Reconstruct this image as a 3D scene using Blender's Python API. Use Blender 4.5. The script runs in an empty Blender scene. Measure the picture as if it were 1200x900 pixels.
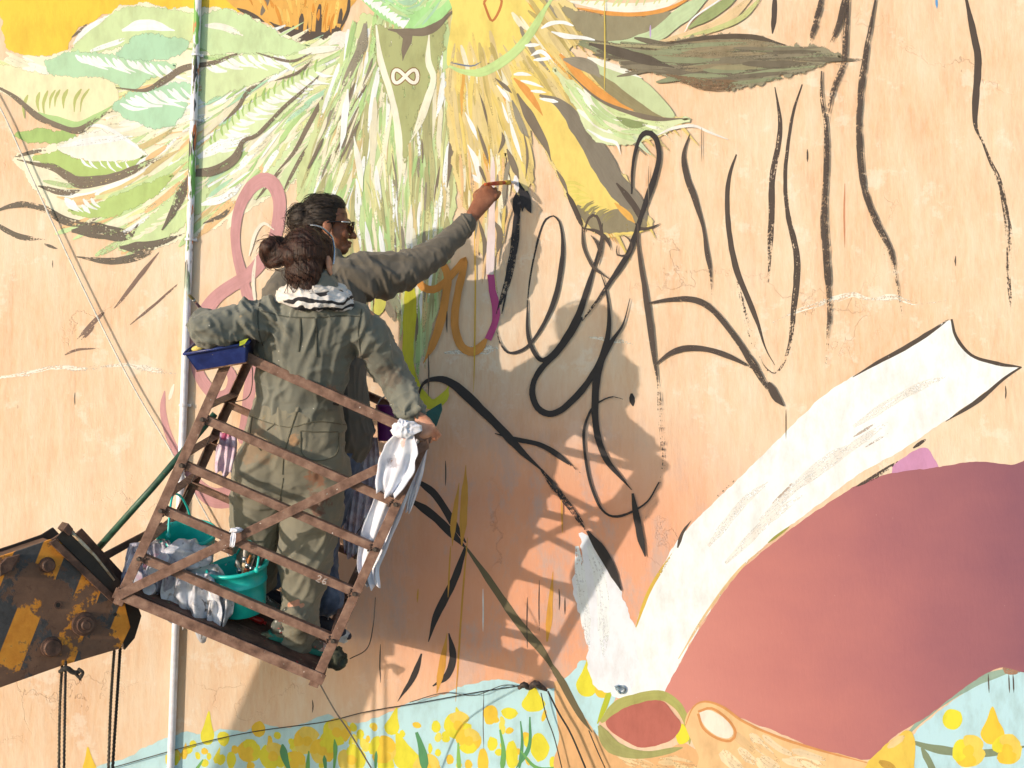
import bpy, bmesh, math, random
import numpy as np
from mathutils import Vector, Matrix, Quaternion
from mathutils.geometry import tessellate_polygon

random.seed(7)
SC = bpy.context.scene
COL = SC.collection

# ------------------------------------------------------------------ camera
CAM_Y, CAM_Z, PITCH, FPX = -5.0, 2.5, math.radians(3.0), 1300.0
cam_d = bpy.data.cameras.new('camera')
cam_d.sensor_width = 36.0
cam_d.lens = 36.0 * FPX / 1200.0
cam_d.clip_start, cam_d.clip_end = 0.05, 3000.0
cam = bpy.data.objects.new('camera', cam_d)
COL.objects.link(cam)
cam.location = (0, CAM_Y, CAM_Z)
cam.rotation_euler = (math.pi / 2 + PITCH, 0, 0)
SC.camera = cam

# ------------------------------------------------------------------ sky and sun
SUN_AZ, SUN_EL = math.radians(50.7), math.radians(6.8)     # azimuth measured from the wall's normal, towards the left
world = bpy.data.worlds.new('World')
SC.world = world
world.use_nodes = True
wn = world.node_tree
wn.nodes.clear()
w_out = wn.nodes.new('ShaderNodeOutputWorld')
w_bg = wn.nodes.new('ShaderNodeBackground')
w_sky = wn.nodes.new('ShaderNodeTexSky')
w_sky.sky_type = 'NISHITA'
w_sky.sun_disc = False
w_sky.sun_elevation = SUN_EL
SUN_FROM = Vector((-math.sin(SUN_AZ) * math.cos(SUN_EL), -math.cos(SUN_AZ) * math.cos(SUN_EL), math.sin(SUN_EL)))
w_sky.sun_rotation = math.atan2(SUN_FROM.x, SUN_FROM.y)
w_sky.air_density = 0.8
w_sky.dust_density = 0.7
w_sky.ozone_density = 1.0
w_bg.inputs['Strength'].default_value = 0.15
wn.links.new(w_sky.outputs[0], w_bg.inputs[0])
wn.links.new(w_bg.outputs[0], w_out.inputs[0])
sun_d = bpy.data.lights.new('sun', 'SUN')
sun_d.energy = 2.0
sun_d.angle = math.radians(0.55)
sun_d.color = (0.97, 0.80, 0.65)
sun = bpy.data.objects.new('sun', sun_d)
COL.objects.link(sun)
sun.location = (-6, -8, 6)
sun.rotation_euler = SUN_FROM.to_track_quat('Z', 'Y').to_euler()

SC.view_settings.view_transform = 'Standard'
SC.view_settings.look = 'None'
SC.view_settings.gamma = 1.0
SC.view_settings.use_curve_mapping = False
SC.view_settings.exposure = 1.05
SC.render.engine = 'CYCLES'
SC.cycles.use_denoising = True
SC.cycles.transparent_max_bounces = 64
SC.cycles.max_bounces = 8

# ------------------------------------------------------------------ helpers
_F = Vector((0, math.cos(PITCH), math.sin(PITCH)))
_U = Vector((0, -math.sin(PITCH), math.cos(PITCH)))
def P(px, py, d=0.0):
    """the point d metres in front of the wall that the photograph shows at (px, py)"""
    r = Vector(((px - 600) / FPX, 0, 0)) + _U * ((450 - py) / FPX) + _F
    t = (-d - CAM_Y) / r.y
    return Vector((0, CAM_Y, CAM_Z)) + r * t

def lin(c):
    c = c / 255.0
    return c / 12.92 if c <= 0.04045 else ((c + 0.055) / 1.055) ** 2.4
def rgb(r, g, b, k=0.88):
    """surface colour that looks like sRGB (r, g, b) under this warm low sun"""
    return tuple(min(0.9, lin(v) * k * w) for v, w in zip((r, g, b), (0.87, 0.98, 1.12))) + (1.0,)

def tag(o, label=None, category=None, group=None, kind=None):
    if label: o['label'] = label
    if category: o['category'] = category
    if group: o['group'] = group
    if kind: o['kind'] = kind
    return o
def link(o, parent=None):
    COL.objects.link(o)
    if parent is not None:
        o.parent = parent
        o.matrix_parent_inverse = parent.matrix_world.inverted() if parent.type != 'EMPTY' else Matrix.Translation(-Vector(parent.location))
    return o
def empty(name, loc, label=None, category=None, group=None):
    o = bpy.data.objects.new(name, None)
    o.location = loc
    o.empty_display_size = 0.1
    COL.objects.link(o)
    return tag(o, label, category, group)
def mesh_obj(name, verts, faces, mats, parent=None, smooth=False, mat_idx=None):
    me = bpy.data.meshes.new(name)
    me.from_pydata([tuple(v) for v in verts], [], [tuple(f) for f in faces])
    if not isinstance(mats, (list, tuple)): mats = [mats]
    for m in mats: me.materials.append(m)
    if mat_idx is not None: me.polygons.foreach_set('material_index', mat_idx)
    if smooth: me.polygons.foreach_set('use_smooth', [True] * len(me.polygons))
    me.update()
    return link(bpy.data.objects.new(name, me), parent)
def bm_obj(name, bm, mats, parent=None, smooth=False):
    me = bpy.data.meshes.new(name)
    bmesh.ops.recalc_face_normals(bm, faces=bm.faces)
    bm.to_mesh(me); bm.free()
    if not isinstance(mats, (list, tuple)): mats = [mats]
    for m in mats: me.materials.append(m)
    if smooth: me.polygons.foreach_set('use_smooth', [True] * len(me.polygons))
    return link(bpy.data.objects.new(name, me), parent)

def catmull(pts, step=None, n=None, closed=False):
    """resample a smooth curve through pts (any dimension) at about `step` spacing"""
    A = np.array(pts, float)
    m = len(A)
    if m < 3 and not closed:
        L = np.linalg.norm(A[-1] - A[0])
        k = n or max(2, int(L / step) + 1)
        return A[0] + (A[-1] - A[0]) * np.linspace(0, 1, k)[:, None]
    segs = m if closed else m - 1
    out = []
    for i in range(segs):
        if closed: p0, p1, p2, p3 = A[(i - 1) % m], A[i], A[(i + 1) % m], A[(i + 2) % m]
        else:
            p1, p2 = A[i], A[i + 1]
            p0 = A[i - 1] if i else 2 * p1 - p2
            p3 = A[i + 2] if i + 2 < m else 2 * p2 - p1
        k = n if n else max(1, int(round(np.linalg.norm(p2[:2] - p1[:2]) / step)) if step else 6)
        t = np.arange(k)[:, None] / k
        out.append(0.5 * (2 * p1 + (p2 - p0) * t + (2 * p0 - 5 * p1 + 4 * p2 - p3) * t ** 2 + (3 * p1 - p0 - 3 * p2 + p3) * t ** 3))
    R = np.vstack(out)
    return R if closed else np.vstack([R, A[-1:]])

# numpy gradient-free value noise (for cloth folds and crumples)
_rng = np.random.RandomState(3)
_TAB = _rng.rand(64, 64, 64)
def vnoise(p):
    p = np.asarray(p, float)
    i = np.floor(p).astype(int); f = p - i
    f = f * f * (3 - 2 * f)
    r = 0
    for dx in (0, 1):
        for dy in (0, 1):
            for dz in (0, 1):
                w = (f[:, 0] if dx else 1 - f[:, 0]) * (f[:, 1] if dy else 1 - f[:, 1]) * (f[:, 2] if dz else 1 - f[:, 2])
                r = r + w * _TAB[(i[:, 0] + dx) & 63, (i[:, 1] + dy) & 63, (i[:, 2] + dz) & 63]
    return r * 2 - 1

# ------------------------------------------------------------------ materials
def nodes_of(name):
    m = bpy.data.materials.new(name)
    m.use_nodes = True
    nt = m.node_tree
    b = nt.nodes['Principled BSDF']
    return m, nt, b
def N(nt, typ, **kw):
    n = nt.nodes.new(typ)
    for k, v in kw.items():
        if k in n.inputs: n.inputs[k].default_value = v
        else: setattr(n, k, v)
    return n
def noise(nt, scale, detail=4, rough=0.55, vec=None, dim=None):
    n = nt.nodes.new('ShaderNodeTexNoise')
    n.inputs['Scale'].default_value = scale; n.inputs['Detail'].default_value = detail; n.inputs['Roughness'].default_value = rough
    if vec is not None: nt.links.new(vec, n.inputs['Vector'])
    return n
def ramp(nt, fac, stops):
    r = nt.nodes.new('ShaderNodeValToRGB')
    e = r.color_ramp.elements
    e[0].position, e[0].color = stops[0]
    e[1].position, e[1].color = stops[-1]
    for pos, c in stops[1:-1]:
        x = e.new(pos); x.color = c
    nt.links.new(fac, r.inputs[0])
    return r
def mixc(nt, fac, a, b, mode='MIX'):
    m = nt.nodes.new('ShaderNodeMix'); m.data_type = 'RGBA'; m.blend_type = mode
    for s, v in ((m.inputs[0], fac), (m.inputs[6], a), (m.inputs[7], b)):
        if isinstance(v, (int, float)): s.default_value = v
        elif isinstance(v, tuple): s.default_value = v
        else: nt.links.new(v, s)
    return m.outputs[2]
def math_n(nt, op, a, b=None, c=None):
    m = nt.nodes.new('ShaderNodeMath'); m.operation = op
    for s, v in zip(m.inputs, (a, b, c)):
        if v is None: continue
        if isinstance(v, (int, float)): s.default_value = v
        else: nt.links.new(v, s)
    return m.outputs[0]
def bump(nt, b, h, strength=0.3, dist=0.01):
    n = nt.nodes.new('ShaderNodeBump')
    n.inputs['Strength'].default_value = strength; n.inputs['Distance'].default_value = dist
    nt.links.new(h, n.inputs['Height'])
    nt.links.new(n.outputs[0], b.inputs['Normal'])
    return n
def objco(nt, scale=(1, 1, 1)):
    t = nt.nodes.new('ShaderNodeTexCoord')
    mp = nt.nodes.new('ShaderNodeMapping'); mp.inputs['Scale'].default_value = scale
    nt.links.new(t.outputs['Object'], mp.inputs[0])
    return mp.outputs[0]
BLK, WHT = (0, 0, 0, 1), (1, 1, 1, 1)

def mottled(name, base, dark=None, light=None, scale=12, rough=0.7, metal=0.0, bstr=0.25, bscale=60, spots=None, spot_scale=45, spot_at=0.70, stretch=(1, 1, 1)):
    """base colour broken up by two noises, optional paint spots, fine relief"""
    m, nt, b = nodes_of(name)
    co = objco(nt, stretch)
    n1 = noise(nt, scale, 5, 0.6, co)
    dark = dark or tuple(v * 0.65 for v in base[:3]) + (1,)
    light = light or tuple(min(0.9, v * 1.25) for v in base[:3]) + (1,)
    r = ramp(nt, n1.outputs[0], [(0.3, dark), (0.5, base), (0.72, light)])
    c = r.outputs[0]
    if spots:
        for q, sc_ in enumerate(spots):
            ns = noise(nt, spot_scale * (1 + 0.37 * q), 2, 0.5, objco(nt))
            rs = ramp(nt, ns.outputs[0], [(spot_at, BLK), (spot_at + 0.02, WHT)])
            c = mixc(nt, rs.outputs[0], c, sc_)
    nt.links.new(c, b.inputs['Base Color'])
    b.inputs['Roughness'].default_value = rough
    b.inputs['Metallic'].default_value = metal
    n2 = noise(nt, bscale, 4, 0.6, co)
    bump(nt, b, n2.outputs[0], bstr, 0.004)
    return m

# ================================================================== setting: ground and wall
def make_ground():
    m, nt, b = nodes_of('dusty_ground')
    co = objco(nt)
    n1 = noise(nt, 1.3, 6, 0.6, co); n2 = noise(nt, 40, 4, 0.6, co)
    r = ramp(nt, n1.outputs[0], [(0.3, (0.32, 0.27, 0.21, 1)), (0.7, (0.46, 0.40, 0.32, 1))])
    nt.links.new(r.outputs[0], b.inputs['Base Color'])
    b.inputs['Roughness'].default_value = 0.95
    bump(nt, b, n2.outputs[0], 0.6, 0.02)
    R = 1500
    g = mesh_obj('ground', [(-R, -R, 0), (R, -R, 0), (R, R, 0), (-R, R, 0)], [(0, 1, 2, 3)], m)
    tag(g, kind='structure')
make_ground()

def wall_material():
    m, nt, b = nodes_of('aged_plaster')
    co = objco(nt)
    cov = objco(nt, (1, 1, 0.22))                        # vertical trowel and run marks
    n1 = noise(nt, 1.1, 6, 0.62, co)
    n2 = noise(nt, 9, 6, 0.68, cov)
    n3 = noise(nt, 5.0, 8, 0.72, co)
    n4 = noise(nt, 55, 5, 0.7, cov)
    base = ramp(nt, n1.outputs[0], [(0.30, rgb(234, 172, 120)), (0.44, rgb(242, 194, 148)), (0.56, rgb(246, 212, 174)), (0.70, rgb(251, 232, 206))])
    r2 = ramp(nt, n2.outputs[0], [(0.28, rgb(226, 164, 120)), (0.5, rgb(244, 202, 160)), (0.74, rgb(252, 232, 206))])
    c = mixc(nt, 0.52, base.outputs[0], r2.outputs[0])
    # flaked patches where the paler undercoat shows, with sharp edges
    r3 = ramp(nt, n3.outputs[0], [(0.56, BLK), (0.60, (0.55, 0.55, 0.55, 1)), (0.75, WHT)])
    c = mixc(nt, math_n(nt, 'MULTIPLY', r3.outputs[0], 0.7), c, rgb(255, 238, 214))
    r4 = ramp(nt, n4.outputs[0], [(0.35, BLK), (0.66, WHT)])
    c = mixc(nt, math_n(nt, 'MULTIPLY', r4.outputs[0], 0.45), c, rgb(253, 228, 196))
    # brick-red wash, reddened to warm the cast shadow, and grey wear low down mid-wall
    sep = nt.nodes.new('ShaderNodeSeparateXYZ')
    nt.links.new(co, sep.inputs[0])
    dx = math_n(nt, 'DIVIDE', math_n(nt, 'SUBTRACT', sep.outputs[0], 0.1), 1.15)
    dz = math_n(nt, 'DIVIDE', math_n(nt, 'SUBTRACT', sep.outputs[2], 1.92), 0.80)
    rr = math_n(nt, 'SQRT', math_n(nt, 'ADD', math_n(nt, 'MULTIPLY', dx, dx), math_n(nt, 'MULTIPLY', dz, dz)))
    near = nt.nodes.new('ShaderNodeMapRange')
    near.inputs['From Min'].default_value = 1.15; near.inputs['From Max'].default_value = 0.45
    nt.links.new(rr, near.inputs[0])
    c = mixc(nt, math_n(nt, 'MULTIPLY', near.outputs[0], 0.80), c, rgb(246, 160, 116))
    n5 = noise(nt, 3.2, 9, 0.74, objco(nt, (1, 1, 0.45)))
    r5 = ramp(nt, n5.outputs[0], [(0.50, BLK), (0.60, WHT)])
    c = mixc(nt, math_n(nt, 'MULTIPLY', math_n(nt, 'MULTIPLY', r5.outputs[0], near.outputs[0]), 0.62), c, rgb(206, 180, 166))
    # hairline cracks
    v = nt.nodes.new('ShaderNodeTexVoronoi'); v.feature = 'DISTANCE_TO_EDGE'; v.inputs['Scale'].default_value = 0.9
    wob = noise(nt, 4.5, 5, 0.6, co)
    addv = nt.nodes.new('ShaderNodeVectorMath'); addv.operation = 'MULTIPLY_ADD'
    nt.links.new(wob.outputs[1], addv.inputs[0]); addv.inputs[1].default_value = (0.5, 0.5, 0.5); nt.links.new(co, addv.inputs[2])
    nt.links.new(addv.outputs[0], v.inputs['Vector'])
    rc = ramp(nt, v.outputs['Distance'], [(0.0, WHT), (0.0035, BLK)])
    nm = noise(nt, 1.7, 3, 0.5, co); rm = ramp(nt, nm.outputs[0], [(0.5, BLK), (0.62, WHT)])
    crack = math_n(nt, 'MULTIPLY', rc.outputs[0], rm.outputs[0])
    c = mixc(nt, math_n(nt, 'MULTIPLY', crack, 0.2), c, rgb(200, 136, 96))
    # small dark pits
    n6 = noise(nt, 38, 2, 0.5, objco(nt, (1, 1, 0.4)))
    r6 = ramp(nt, n6.outputs[0], [(0.765, BLK), (0.785, WHT)])
    c = mixc(nt, math_n(nt, 'MULTIPLY', r6.outputs[0], 0.35), c, rgb(150, 100, 75))
    nt.links.new(c, b.inputs['Base Color'])
    b.inputs['Roughness'].default_value = 0.9
    h = math_n(nt, 'ADD', math_n(nt, 'MULTIPLY', n4.outputs[0], 0.35), math_n(nt, 'MULTIPLY', n2.outputs[0], 0.8))
    h = math_n(nt, 'SUBTRACT', h, math_n(nt, 'MULTIPLY', crack, 0.6))
    bump(nt, b, h, 0.6, 0.008)
    return m
def make_wall():
    x0, x1, z1, t = -9.0, 9.0, 6.6, 0.35
    v = [(x, y, z) for x in (x0, x1) for y in (0, t) for z in (0, z1)]
    f = [(0, 4, 5, 1), (2, 3, 7, 6), (0, 1, 3, 2), (4, 6, 7, 5), (1, 5, 7, 3), (0, 2, 6, 4)]
    w = mesh_obj('mural_wall', v, f, wall_material())
    return tag(w, 'tall peach plastered wall with the half painted mural', 'wall')
WALL = make_wall()

# ================================================================== the mural: paint films on the wall
def paint_material(name, brush):
    m, nt, b = nodes_of(name)
    co = objco(nt)
    at = nt.nodes.new('ShaderNodeAttribute'); at.attribute_name = 'pigment'
    n1 = noise(nt, 14, 5, 0.65, objco(nt, (1, 1, 0.45)))
    r1 = ramp(nt, n1.outputs[0], [(0.3, (0.82, 0.80, 0.78, 1)), (0.55, WHT), (0.75, (1.0, 1.0, 1.0, 1))])
    c = mixc(nt, 1.0, at.outputs['Color'], r1.outputs[0], 'MULTIPLY')
    uv = nt.nodes.new('ShaderNodeUVMap'); uv.uv_map = 'brush'
    wear = nt.nodes.new('ShaderNodeUVMap'); wear.uv_map = 'wear'
    sw = nt.nodes.new('ShaderNodeSeparateXYZ'); nt.links.new(wear.outputs[0], sw.inputs[0])
    if brush:
        su = nt.nodes.new('ShaderNodeSeparateXYZ'); nt.links.new(uv.outputs[0], su.inputs[0])
        cb = nt.nodes.new('ShaderNodeCombineXYZ')
        nt.links.new(math_n(nt, 'MULTIPLY', su.outputs[0], 0.035), cb.inputs[0])
        nt.links.new(math_n(nt, 'MULTIPLY', su.outputs[1], 0.55), cb.inputs[1])
        nt.links.new(math_n(nt, 'MULTIPLY', sw.outputs[1], 31.0), cb.inputs[2])
        ns = noise(nt, 1.0, 3, 0.6, cb.outputs[0])       # bristle streaks
        nf = noise(nt, 95, 3, 0.65, co)                  # grain of the plaster catching the brush
        nl = noise(nt, 22, 3, 0.6, co)
        mixn = math_n(nt, 'ADD', math_n(nt, 'ADD', math_n(nt, 'MULTIPLY', ns.outputs[0], 0.40), math_n(nt, 'MULTIPLY', nf.outputs[0], 0.40)), math_n(nt, 'MULTIPLY', nl.outputs[0], 0.2))
        d = math_n(nt, 'SUBTRACT', mixn, sw.outputs[0])
        mr = nt.nodes.new('ShaderNodeMapRange'); mr.inputs['From Min'].default_value = -0.02; mr.inputs['From Max'].default_value = 0.03
        nt.links.new(d, mr.inputs[0])
        nt.links.new(mr.outputs[0], b.inputs['Alpha'])
        rs = ramp(nt, ns.outputs[0], [(0.35, (0.88, 0.88, 0.88, 1)), (0.6, WHT)])
        c = mixc(nt, 0.7, c, rs.outputs[0], 'MULTIPLY')
        bump(nt, b, ns.outputs[0], 0.2, 0.003)
    else:
        n4 = noise(nt, 60, 4, 0.65, objco(nt, (1, 1, 0.35)))
        n7 = noise(nt, 26, 6, 0.7, objco(nt, (1, 1, 0.5)))
        d = math_n(nt, 'SUBTRACT', math_n(nt, 'ADD', math_n(nt, 'MULTIPLY', n7.outputs[0], 0.65), math_n(nt, 'MULTIPLY', n4.outputs[0], 0.35)), sw.outputs[0])
        mr = nt.nodes.new('ShaderNodeMapRange'); mr.inputs['From Min'].default_value = -0.02; mr.inputs['From Max'].default_value = 0.03
        nt.links.new(d, mr.inputs[0])
        nt.links.new(mr.outputs[0], b.inputs['Alpha'])
        bump(nt, b, n4.outputs[0], 0.25, 0.004)
    nt.links.new(c, b.inputs['Base Color'])
    b.inputs['Roughness'].default_value = 0.6
    b.inputs['Specular IOR Level'].default_value = 0.3
    return m
M_FILM = paint_material('mural_paint_film', False)
M_BRUSH = paint_material('mural_brush_stroke', True)

CELL = 4.0
GRID = np.zeros((340, 280), int)                          # how many films already lie on each bit of wall
def _cells(pts):
    i = np.clip(((pts[:, 0] + 60) / CELL).astype(int), 0, 339); j = np.clip(((pts[:, 1] + 60) / CELL).astype(int), 0, 279)
    return i, j
def _lay(i, j):
    l = GRID[i, j].max() + 1
    GRID[i, j] = l
    return l
FILM = 0.00006
def on_wall(px, py, layer):
    p = P(px, py, 0.0)
    return (p.x, -0.0008 - FILM * layer, p.z)

class Paint:
    """gathers brush strokes and fills; build() links them as one mesh under the wall or under a painted shape"""
    def __init__(s): s.v, s.f, s.c, s.uv, s.w, s.m = [], [], [], [], [], []
    def _face(s, idx, col, uv, wear, mi):
        s.f.append(idx); s.c += [col] * len(idx); s.uv += uv; s.w += wear; s.m.append(mi)
    def fill(s, pts, col, rough=0.9, step=4, dry=0.0, straight=False, soft=0.0, edge=0.62):
        A = np.array(pts, float) if straight else catmull(pts, step=step, closed=True)
        if rough:
            k = len(A)
            a = np.arange(k)
            j = vnoise(np.stack([a * 0.45, np.full(k, 3.3 + len(s.v) * 0.13), np.zeros(k)], 1)) + 0.6 * vnoise(np.stack([a * 1.3, np.full(k, 9.1), np.ones(k)], 1))
            nrm = np.roll(A, -1, 0) - np.roll(A, 1, 0)
            nrm = np.stack([nrm[:, 1], -nrm[:, 0]], 1); nrm /= np.linalg.norm(nrm, axis=1)[:, None] + 1e-9
            A = A + nrm * (j * rough)[:, None]
        # cells under the polygon
        x0, y0 = np.maximum(A.min(0), -56); x1, y1 = np.minimum(A.max(0), (1290, 1050))
        gx, gy = np.meshgrid(np.arange(x0, x1 + CELL, CELL), np.arange(y0, y1 + CELL, CELL))
        q = np.stack([gx.ravel(), gy.ravel()], 1)
        ins = np.zeros(len(q), bool)
        for k in range(len(A)):
            a, b_ = A[k - 1], A[k]
            cr = (a[1] > q[:, 1]) != (b_[1] > q[:, 1])
            with np.errstate(divide='ignore', invalid='ignore'):
                xi = (b_[0] - a[0]) * (q[:, 1] - a[1]) / (b_[1] - a[1]) + a[0]
            ins ^= cr & (q[:, 0] < xi)
        q = np.vstack([q[ins], A])
        L = _lay(*_cells(q))
        o = len(s.v)
        if soft:                                          # a dry-brushed margin: the film thins out towards its edge
            sa = 0.5 * np.sum(A[:, 0] * np.roll(A[:, 1], -1) - np.roll(A[:, 0], -1) * A[:, 1])
            t = np.roll(A, -2, 0) - np.roll(A, 2, 0)
            nn = np.stack([t[:, 1], -t[:, 0]], 1); nn /= np.linalg.norm(nn, axis=1)[:, None] + 1e-9
            nn *= 1 if sa > 0 else -1
            m_ = len(A); ii = np.arange(m_)
            dm = np.linalg.norm(A[:, None] - A[None], axis=2); far = np.abs(ii[:, None] - ii[None]); far = np.minimum(far, m_ - far)
            near = np.where(far > 5, dm, 1e9).min(1)          # keep the margin narrow where the shape is narrow
            sf = np.minimum(soft, near * 0.35)[:, None]
            O = A + nn * sf * 0.6
            s.v += [on_wall(x, y, L) for x, y in O]
            A = A - nn * sf * 0.5
            o2 = o + m_
            for k in range(m_):
                k2 = (k + 1) % m_
                s._face([o + k, o + k2, o2 + k2, o2 + k], col, [(0, 0)] * 4, [(edge, .5), (edge, .5), (dry, .5), (dry, .5)], 0)
            o = o2
        s.v += [on_wall(x, y, L) for x, y in A]
        tris = tessellate_polygon([[Vector((x, y, 0)) for x, y in A]])
        for t in tris:
            s._face([o + t[0], o + t[1], o + t[2]], col, [(A[i][0], A[i][1]) for i in t], [(dry, 0.5)] * 3, 0)
        return s
    def stroke(s, pts, w, col, dry=0.30, taper=(0.25, 0.25), end_dry=0.12, step=5, wob=0.06, col2=None):
        """w: width in photograph pixels, one number or one per point; dry: 0 covers, 0.55 is mostly bare"""
        A = np.array(pts, float)
        W = np.array(w if hasattr(w, '__len__') else [w] * len(A), float)
        R = catmull(np.column_stack([A, W]), step=step)
        C, W = R[:, :2], np.maximum(R[:, 2], 0.4)
        n = len(C)
        if n < 2: return s
        T = np.gradient(C, axis=0); T /= np.linalg.norm(T, axis=1)[:, None] + 1e-9
        Nn = np.stack([-T[:, 1], T[:, 0]], 1)
        S = np.concatenate([[0], np.cumsum(np.linalg.norm(np.diff(C, axis=0), axis=1))])
        u = S / max(S[-1], 1e-6)
        prof = np.ones(n)
        if taper[0] > 0: prof *= np.clip(0.35 + 0.65 * u / taper[0], 0, 1)
        if taper[1] > 0: prof *= np.clip(0.20 + 0.80 * (1 - u) / taper[1], 0, 1)
        sd = random.random()
        a = np.arange(n)
        j1 = vnoise(np.stack([a * 0.5, np.full(n, sd * 50), np.zeros(n)], 1)); j2 = vnoise(np.stack([a * 0.5, np.full(n, sd * 50 + 9), np.ones(n)], 1))
        h = W * prof * 0.5
        Lf = C + Nn * (h * (1 + wob * 2 * j1))[:, None]; Rt = C - Nn * (h * (1 + wob * 2 * j2))[:, None]
        Ly = _lay(*_cells(np.vstack([C, Lf, Rt, (Lf + C) / 2, (Rt + C) / 2])))
        o = len(s.v)
        for k in range(n):
            lk = Ly + 0.8 * u[k]                            # the stroke rises a hair along its run, so that loops cross cleanly
            s.v += [on_wall(*Lf[k], lk), on_wall(*Rt[k], lk)]
        dr = dry + end_dry * np.clip((u - 0.6) / 0.4, 0, 1) ** 1.5
        for k in range(n - 1):
            cc = col
            if col2 is not None:
                f = u[k]; cc = tuple(col[q] * (1 - f) + col2[q] * f for q in range(4))
            s._face([o + 2 * k, o + 2 * k + 1, o + 2 * k + 3, o + 2 * k + 2], cc,
                    [(S[k], h[k]), (S[k], -h[k]), (S[k + 1], -h[k + 1]), (S[k + 1], h[k + 1])],
                    [(dr[k], sd), (dr[k], sd), (dr[k + 1], sd), (dr[k + 1], sd)], 1)
        return s
    def plumes(s, poly, guide, cols, n, length=(20, 50), width=(2, 6), dry=(0.25, 0.45), bend=0.25):
        """n brush marks inside poly that follow the guide angles [(x, y, degrees)]"""
        A = np.array(poly, float)
        G = np.array(guide, float)
        lo, hi = A.min(0), A.max(0)
        done = tries = 0
        wts = [c[1] for c in cols]
        while done < n and tries < n * 20:
            tries += 1
            x, y = random.uniform(lo[0], hi[0]), random.uniform(lo[1], hi[1])
            ins = False
            for k in range(len(A)):
                a, b_ = A[k - 1], A[k]
                if (a[1] > y) != (b_[1] > y) and x < (b_[0] - a[0]) * (y - a[1]) / (b_[1] - a[1]) + a[0]: ins = not ins
            if not ins: continue
            done += 1
            def ang(px, py):
                w = 1 / ((G[:, 0] - px) ** 2 + (G[:, 1] - py) ** 2 + 80) ** 1.3
                r = np.radians(G[:, 2])
                return math.atan2((w * np.sin(r)).sum(), (w * np.cos(r)).sum())
            L = random.uniform(*length) * 1.35
            a0 = ang(x, y) + random.gauss(0, 0.10)
            p = [(x - math.cos(a0) * L / 2, y - math.sin(a0) * L / 2), (x, y)]
            a1 = ang(x + math.cos(a0) * L / 2, y + math.sin(a0) * L / 2) + random.uniform(-bend, bend) * 0.5
            p.append((x + math.cos(a1) * L / 2, y + math.sin(a1) * L / 2))
            c = random.choices(cols, wts)[0][0]
            j = random.uniform(0.9, 1.08)
            c = tuple(min(0.9, q * j) for q in c[:3]) + (1,)
            s.stroke(p, random.uniform(*width) * 0.85, c, dry=random.uniform(*dry), taper=(0.12, 0.4), end_dry=0.22, step=7)
        return s
    def barbs(s, spine, n, length, width, col, side=1, lean=55, dry=0.25, t0=0.08, t1=0.95):
        R = catmull(spine, step=3)
        T = np.gradient(R, axis=0)
        for q in range(n):
            t = t0 + (t1 - t0) * (q + random.uniform(-0.25, 0.25)) / max(1, n - 1)
            k = int(np.clip(t, 0, 1) * (len(R) - 1))
            a = math.atan2(T[k][1], T[k][0]) + side * math.radians(lean + random.uniform(-8, 8))
            L = (length if not callable(length) else length(t)) * random.uniform(0.75, 1.15)
            x, y = R[k]
            a2 = a - side * 0.45
            p = [(x, y), (x + math.cos(a) * L * 0.5, y + math.sin(a) * L * 0.5), (x + math.cos(a) * L * 0.5 + math.cos(a2) * L * 0.5, y + math.sin(a) * L * 0.5 + math.sin(a2) * L * 0.5)]
            s.stroke(p, random.uniform(width * 0.7, width * 1.25), col, dry=dry, taper=(0.2, 0.6), step=5)
        return s
    def build(s, name, parent=None, kind=None):
        me = bpy.data.meshes.new(name)
        me.from_pydata(s.v, [], s.f)
        me.materials.append(M_FILM); me.materials.append(M_BRUSH)
        me.polygons.foreach_set('material_index', s.m)
        at = me.color_attributes.new('pigment', 'FLOAT_COLOR', 'CORNER')
        at.data.foreach_set('color', np.array(s.c, float).ravel())
        u1 = me.uv_layers.new(name='brush'); u1.data.foreach_set('uv', np.array(s.uv, float).ravel())
        u2 = me.uv_layers.new(name='wear'); u2.data.foreach_set('uv', np.array(s.w, float).ravel())
        o = link(bpy.data.objects.new(name, me), parent or WALL)
        if kind: o['kind'] = kind
        return o

# ------------------------------------------------------------------ mural content (photograph coordinates on the wall plane)
CREAM, WHITE, PALE = rgb(252, 240, 205), rgb(255, 253, 246), rgb(253, 246, 226)
LGREEN, MINT, YGREEN, OLIVE = rgb(208, 226, 162), rgb(184, 220, 180), rgb(230, 230, 164), rgb(190, 184, 130)
GREEN, DGREEN = rgb(188, 216, 142), rgb(96, 128, 84)
BROWN, DBROWN, GREYBR = rgb(136, 120, 100), rgb(96, 82, 70), rgb(160, 148, 126)
GOLD, AMBER, TAN, YEL = rgb(246, 214, 122), rgb(238, 178, 88), rgb(230, 204, 144), rgb(252, 206, 66)
ORANGE, PINK, INK, SKYB = rgb(238, 164, 84), rgb(218, 158, 154), rgb(94, 80, 70, 0.85), rgb(200, 232, 230)
PEACH, LEMON = rgb(250, 204, 146), rgb(242, 226, 64)

# ---- patches and ridges of old plaster under the mural
random.seed(3)
p = Paint()
for pts, w in [([(905, 378), (935, 364), (975, 351), (1000, 345), (1018, 351), (1045, 349), (1075, 356), (1112, 352)], [3, 5, 6, 7, 4, 6, 4, 2]), ([(-10, 444), (30, 438), (62, 430), (100, 432), (130, 426)], [4, 6, 5, 7, 4]), ([(118, 430), (150, 428), (178, 434), (208, 438)], [5, 4, 8, 5]), ([(520, 414), (560, 410), (590, 408)], [6, 9, 5]), ([(690, 395), (715, 398), (745, 404)], [5, 4, 3])]:
    p.stroke(pts, w, rgb(255, 242, 220), dry=0.47, wob=0.3)
p.build('plaster_ridges', kind='stuff')

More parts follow.
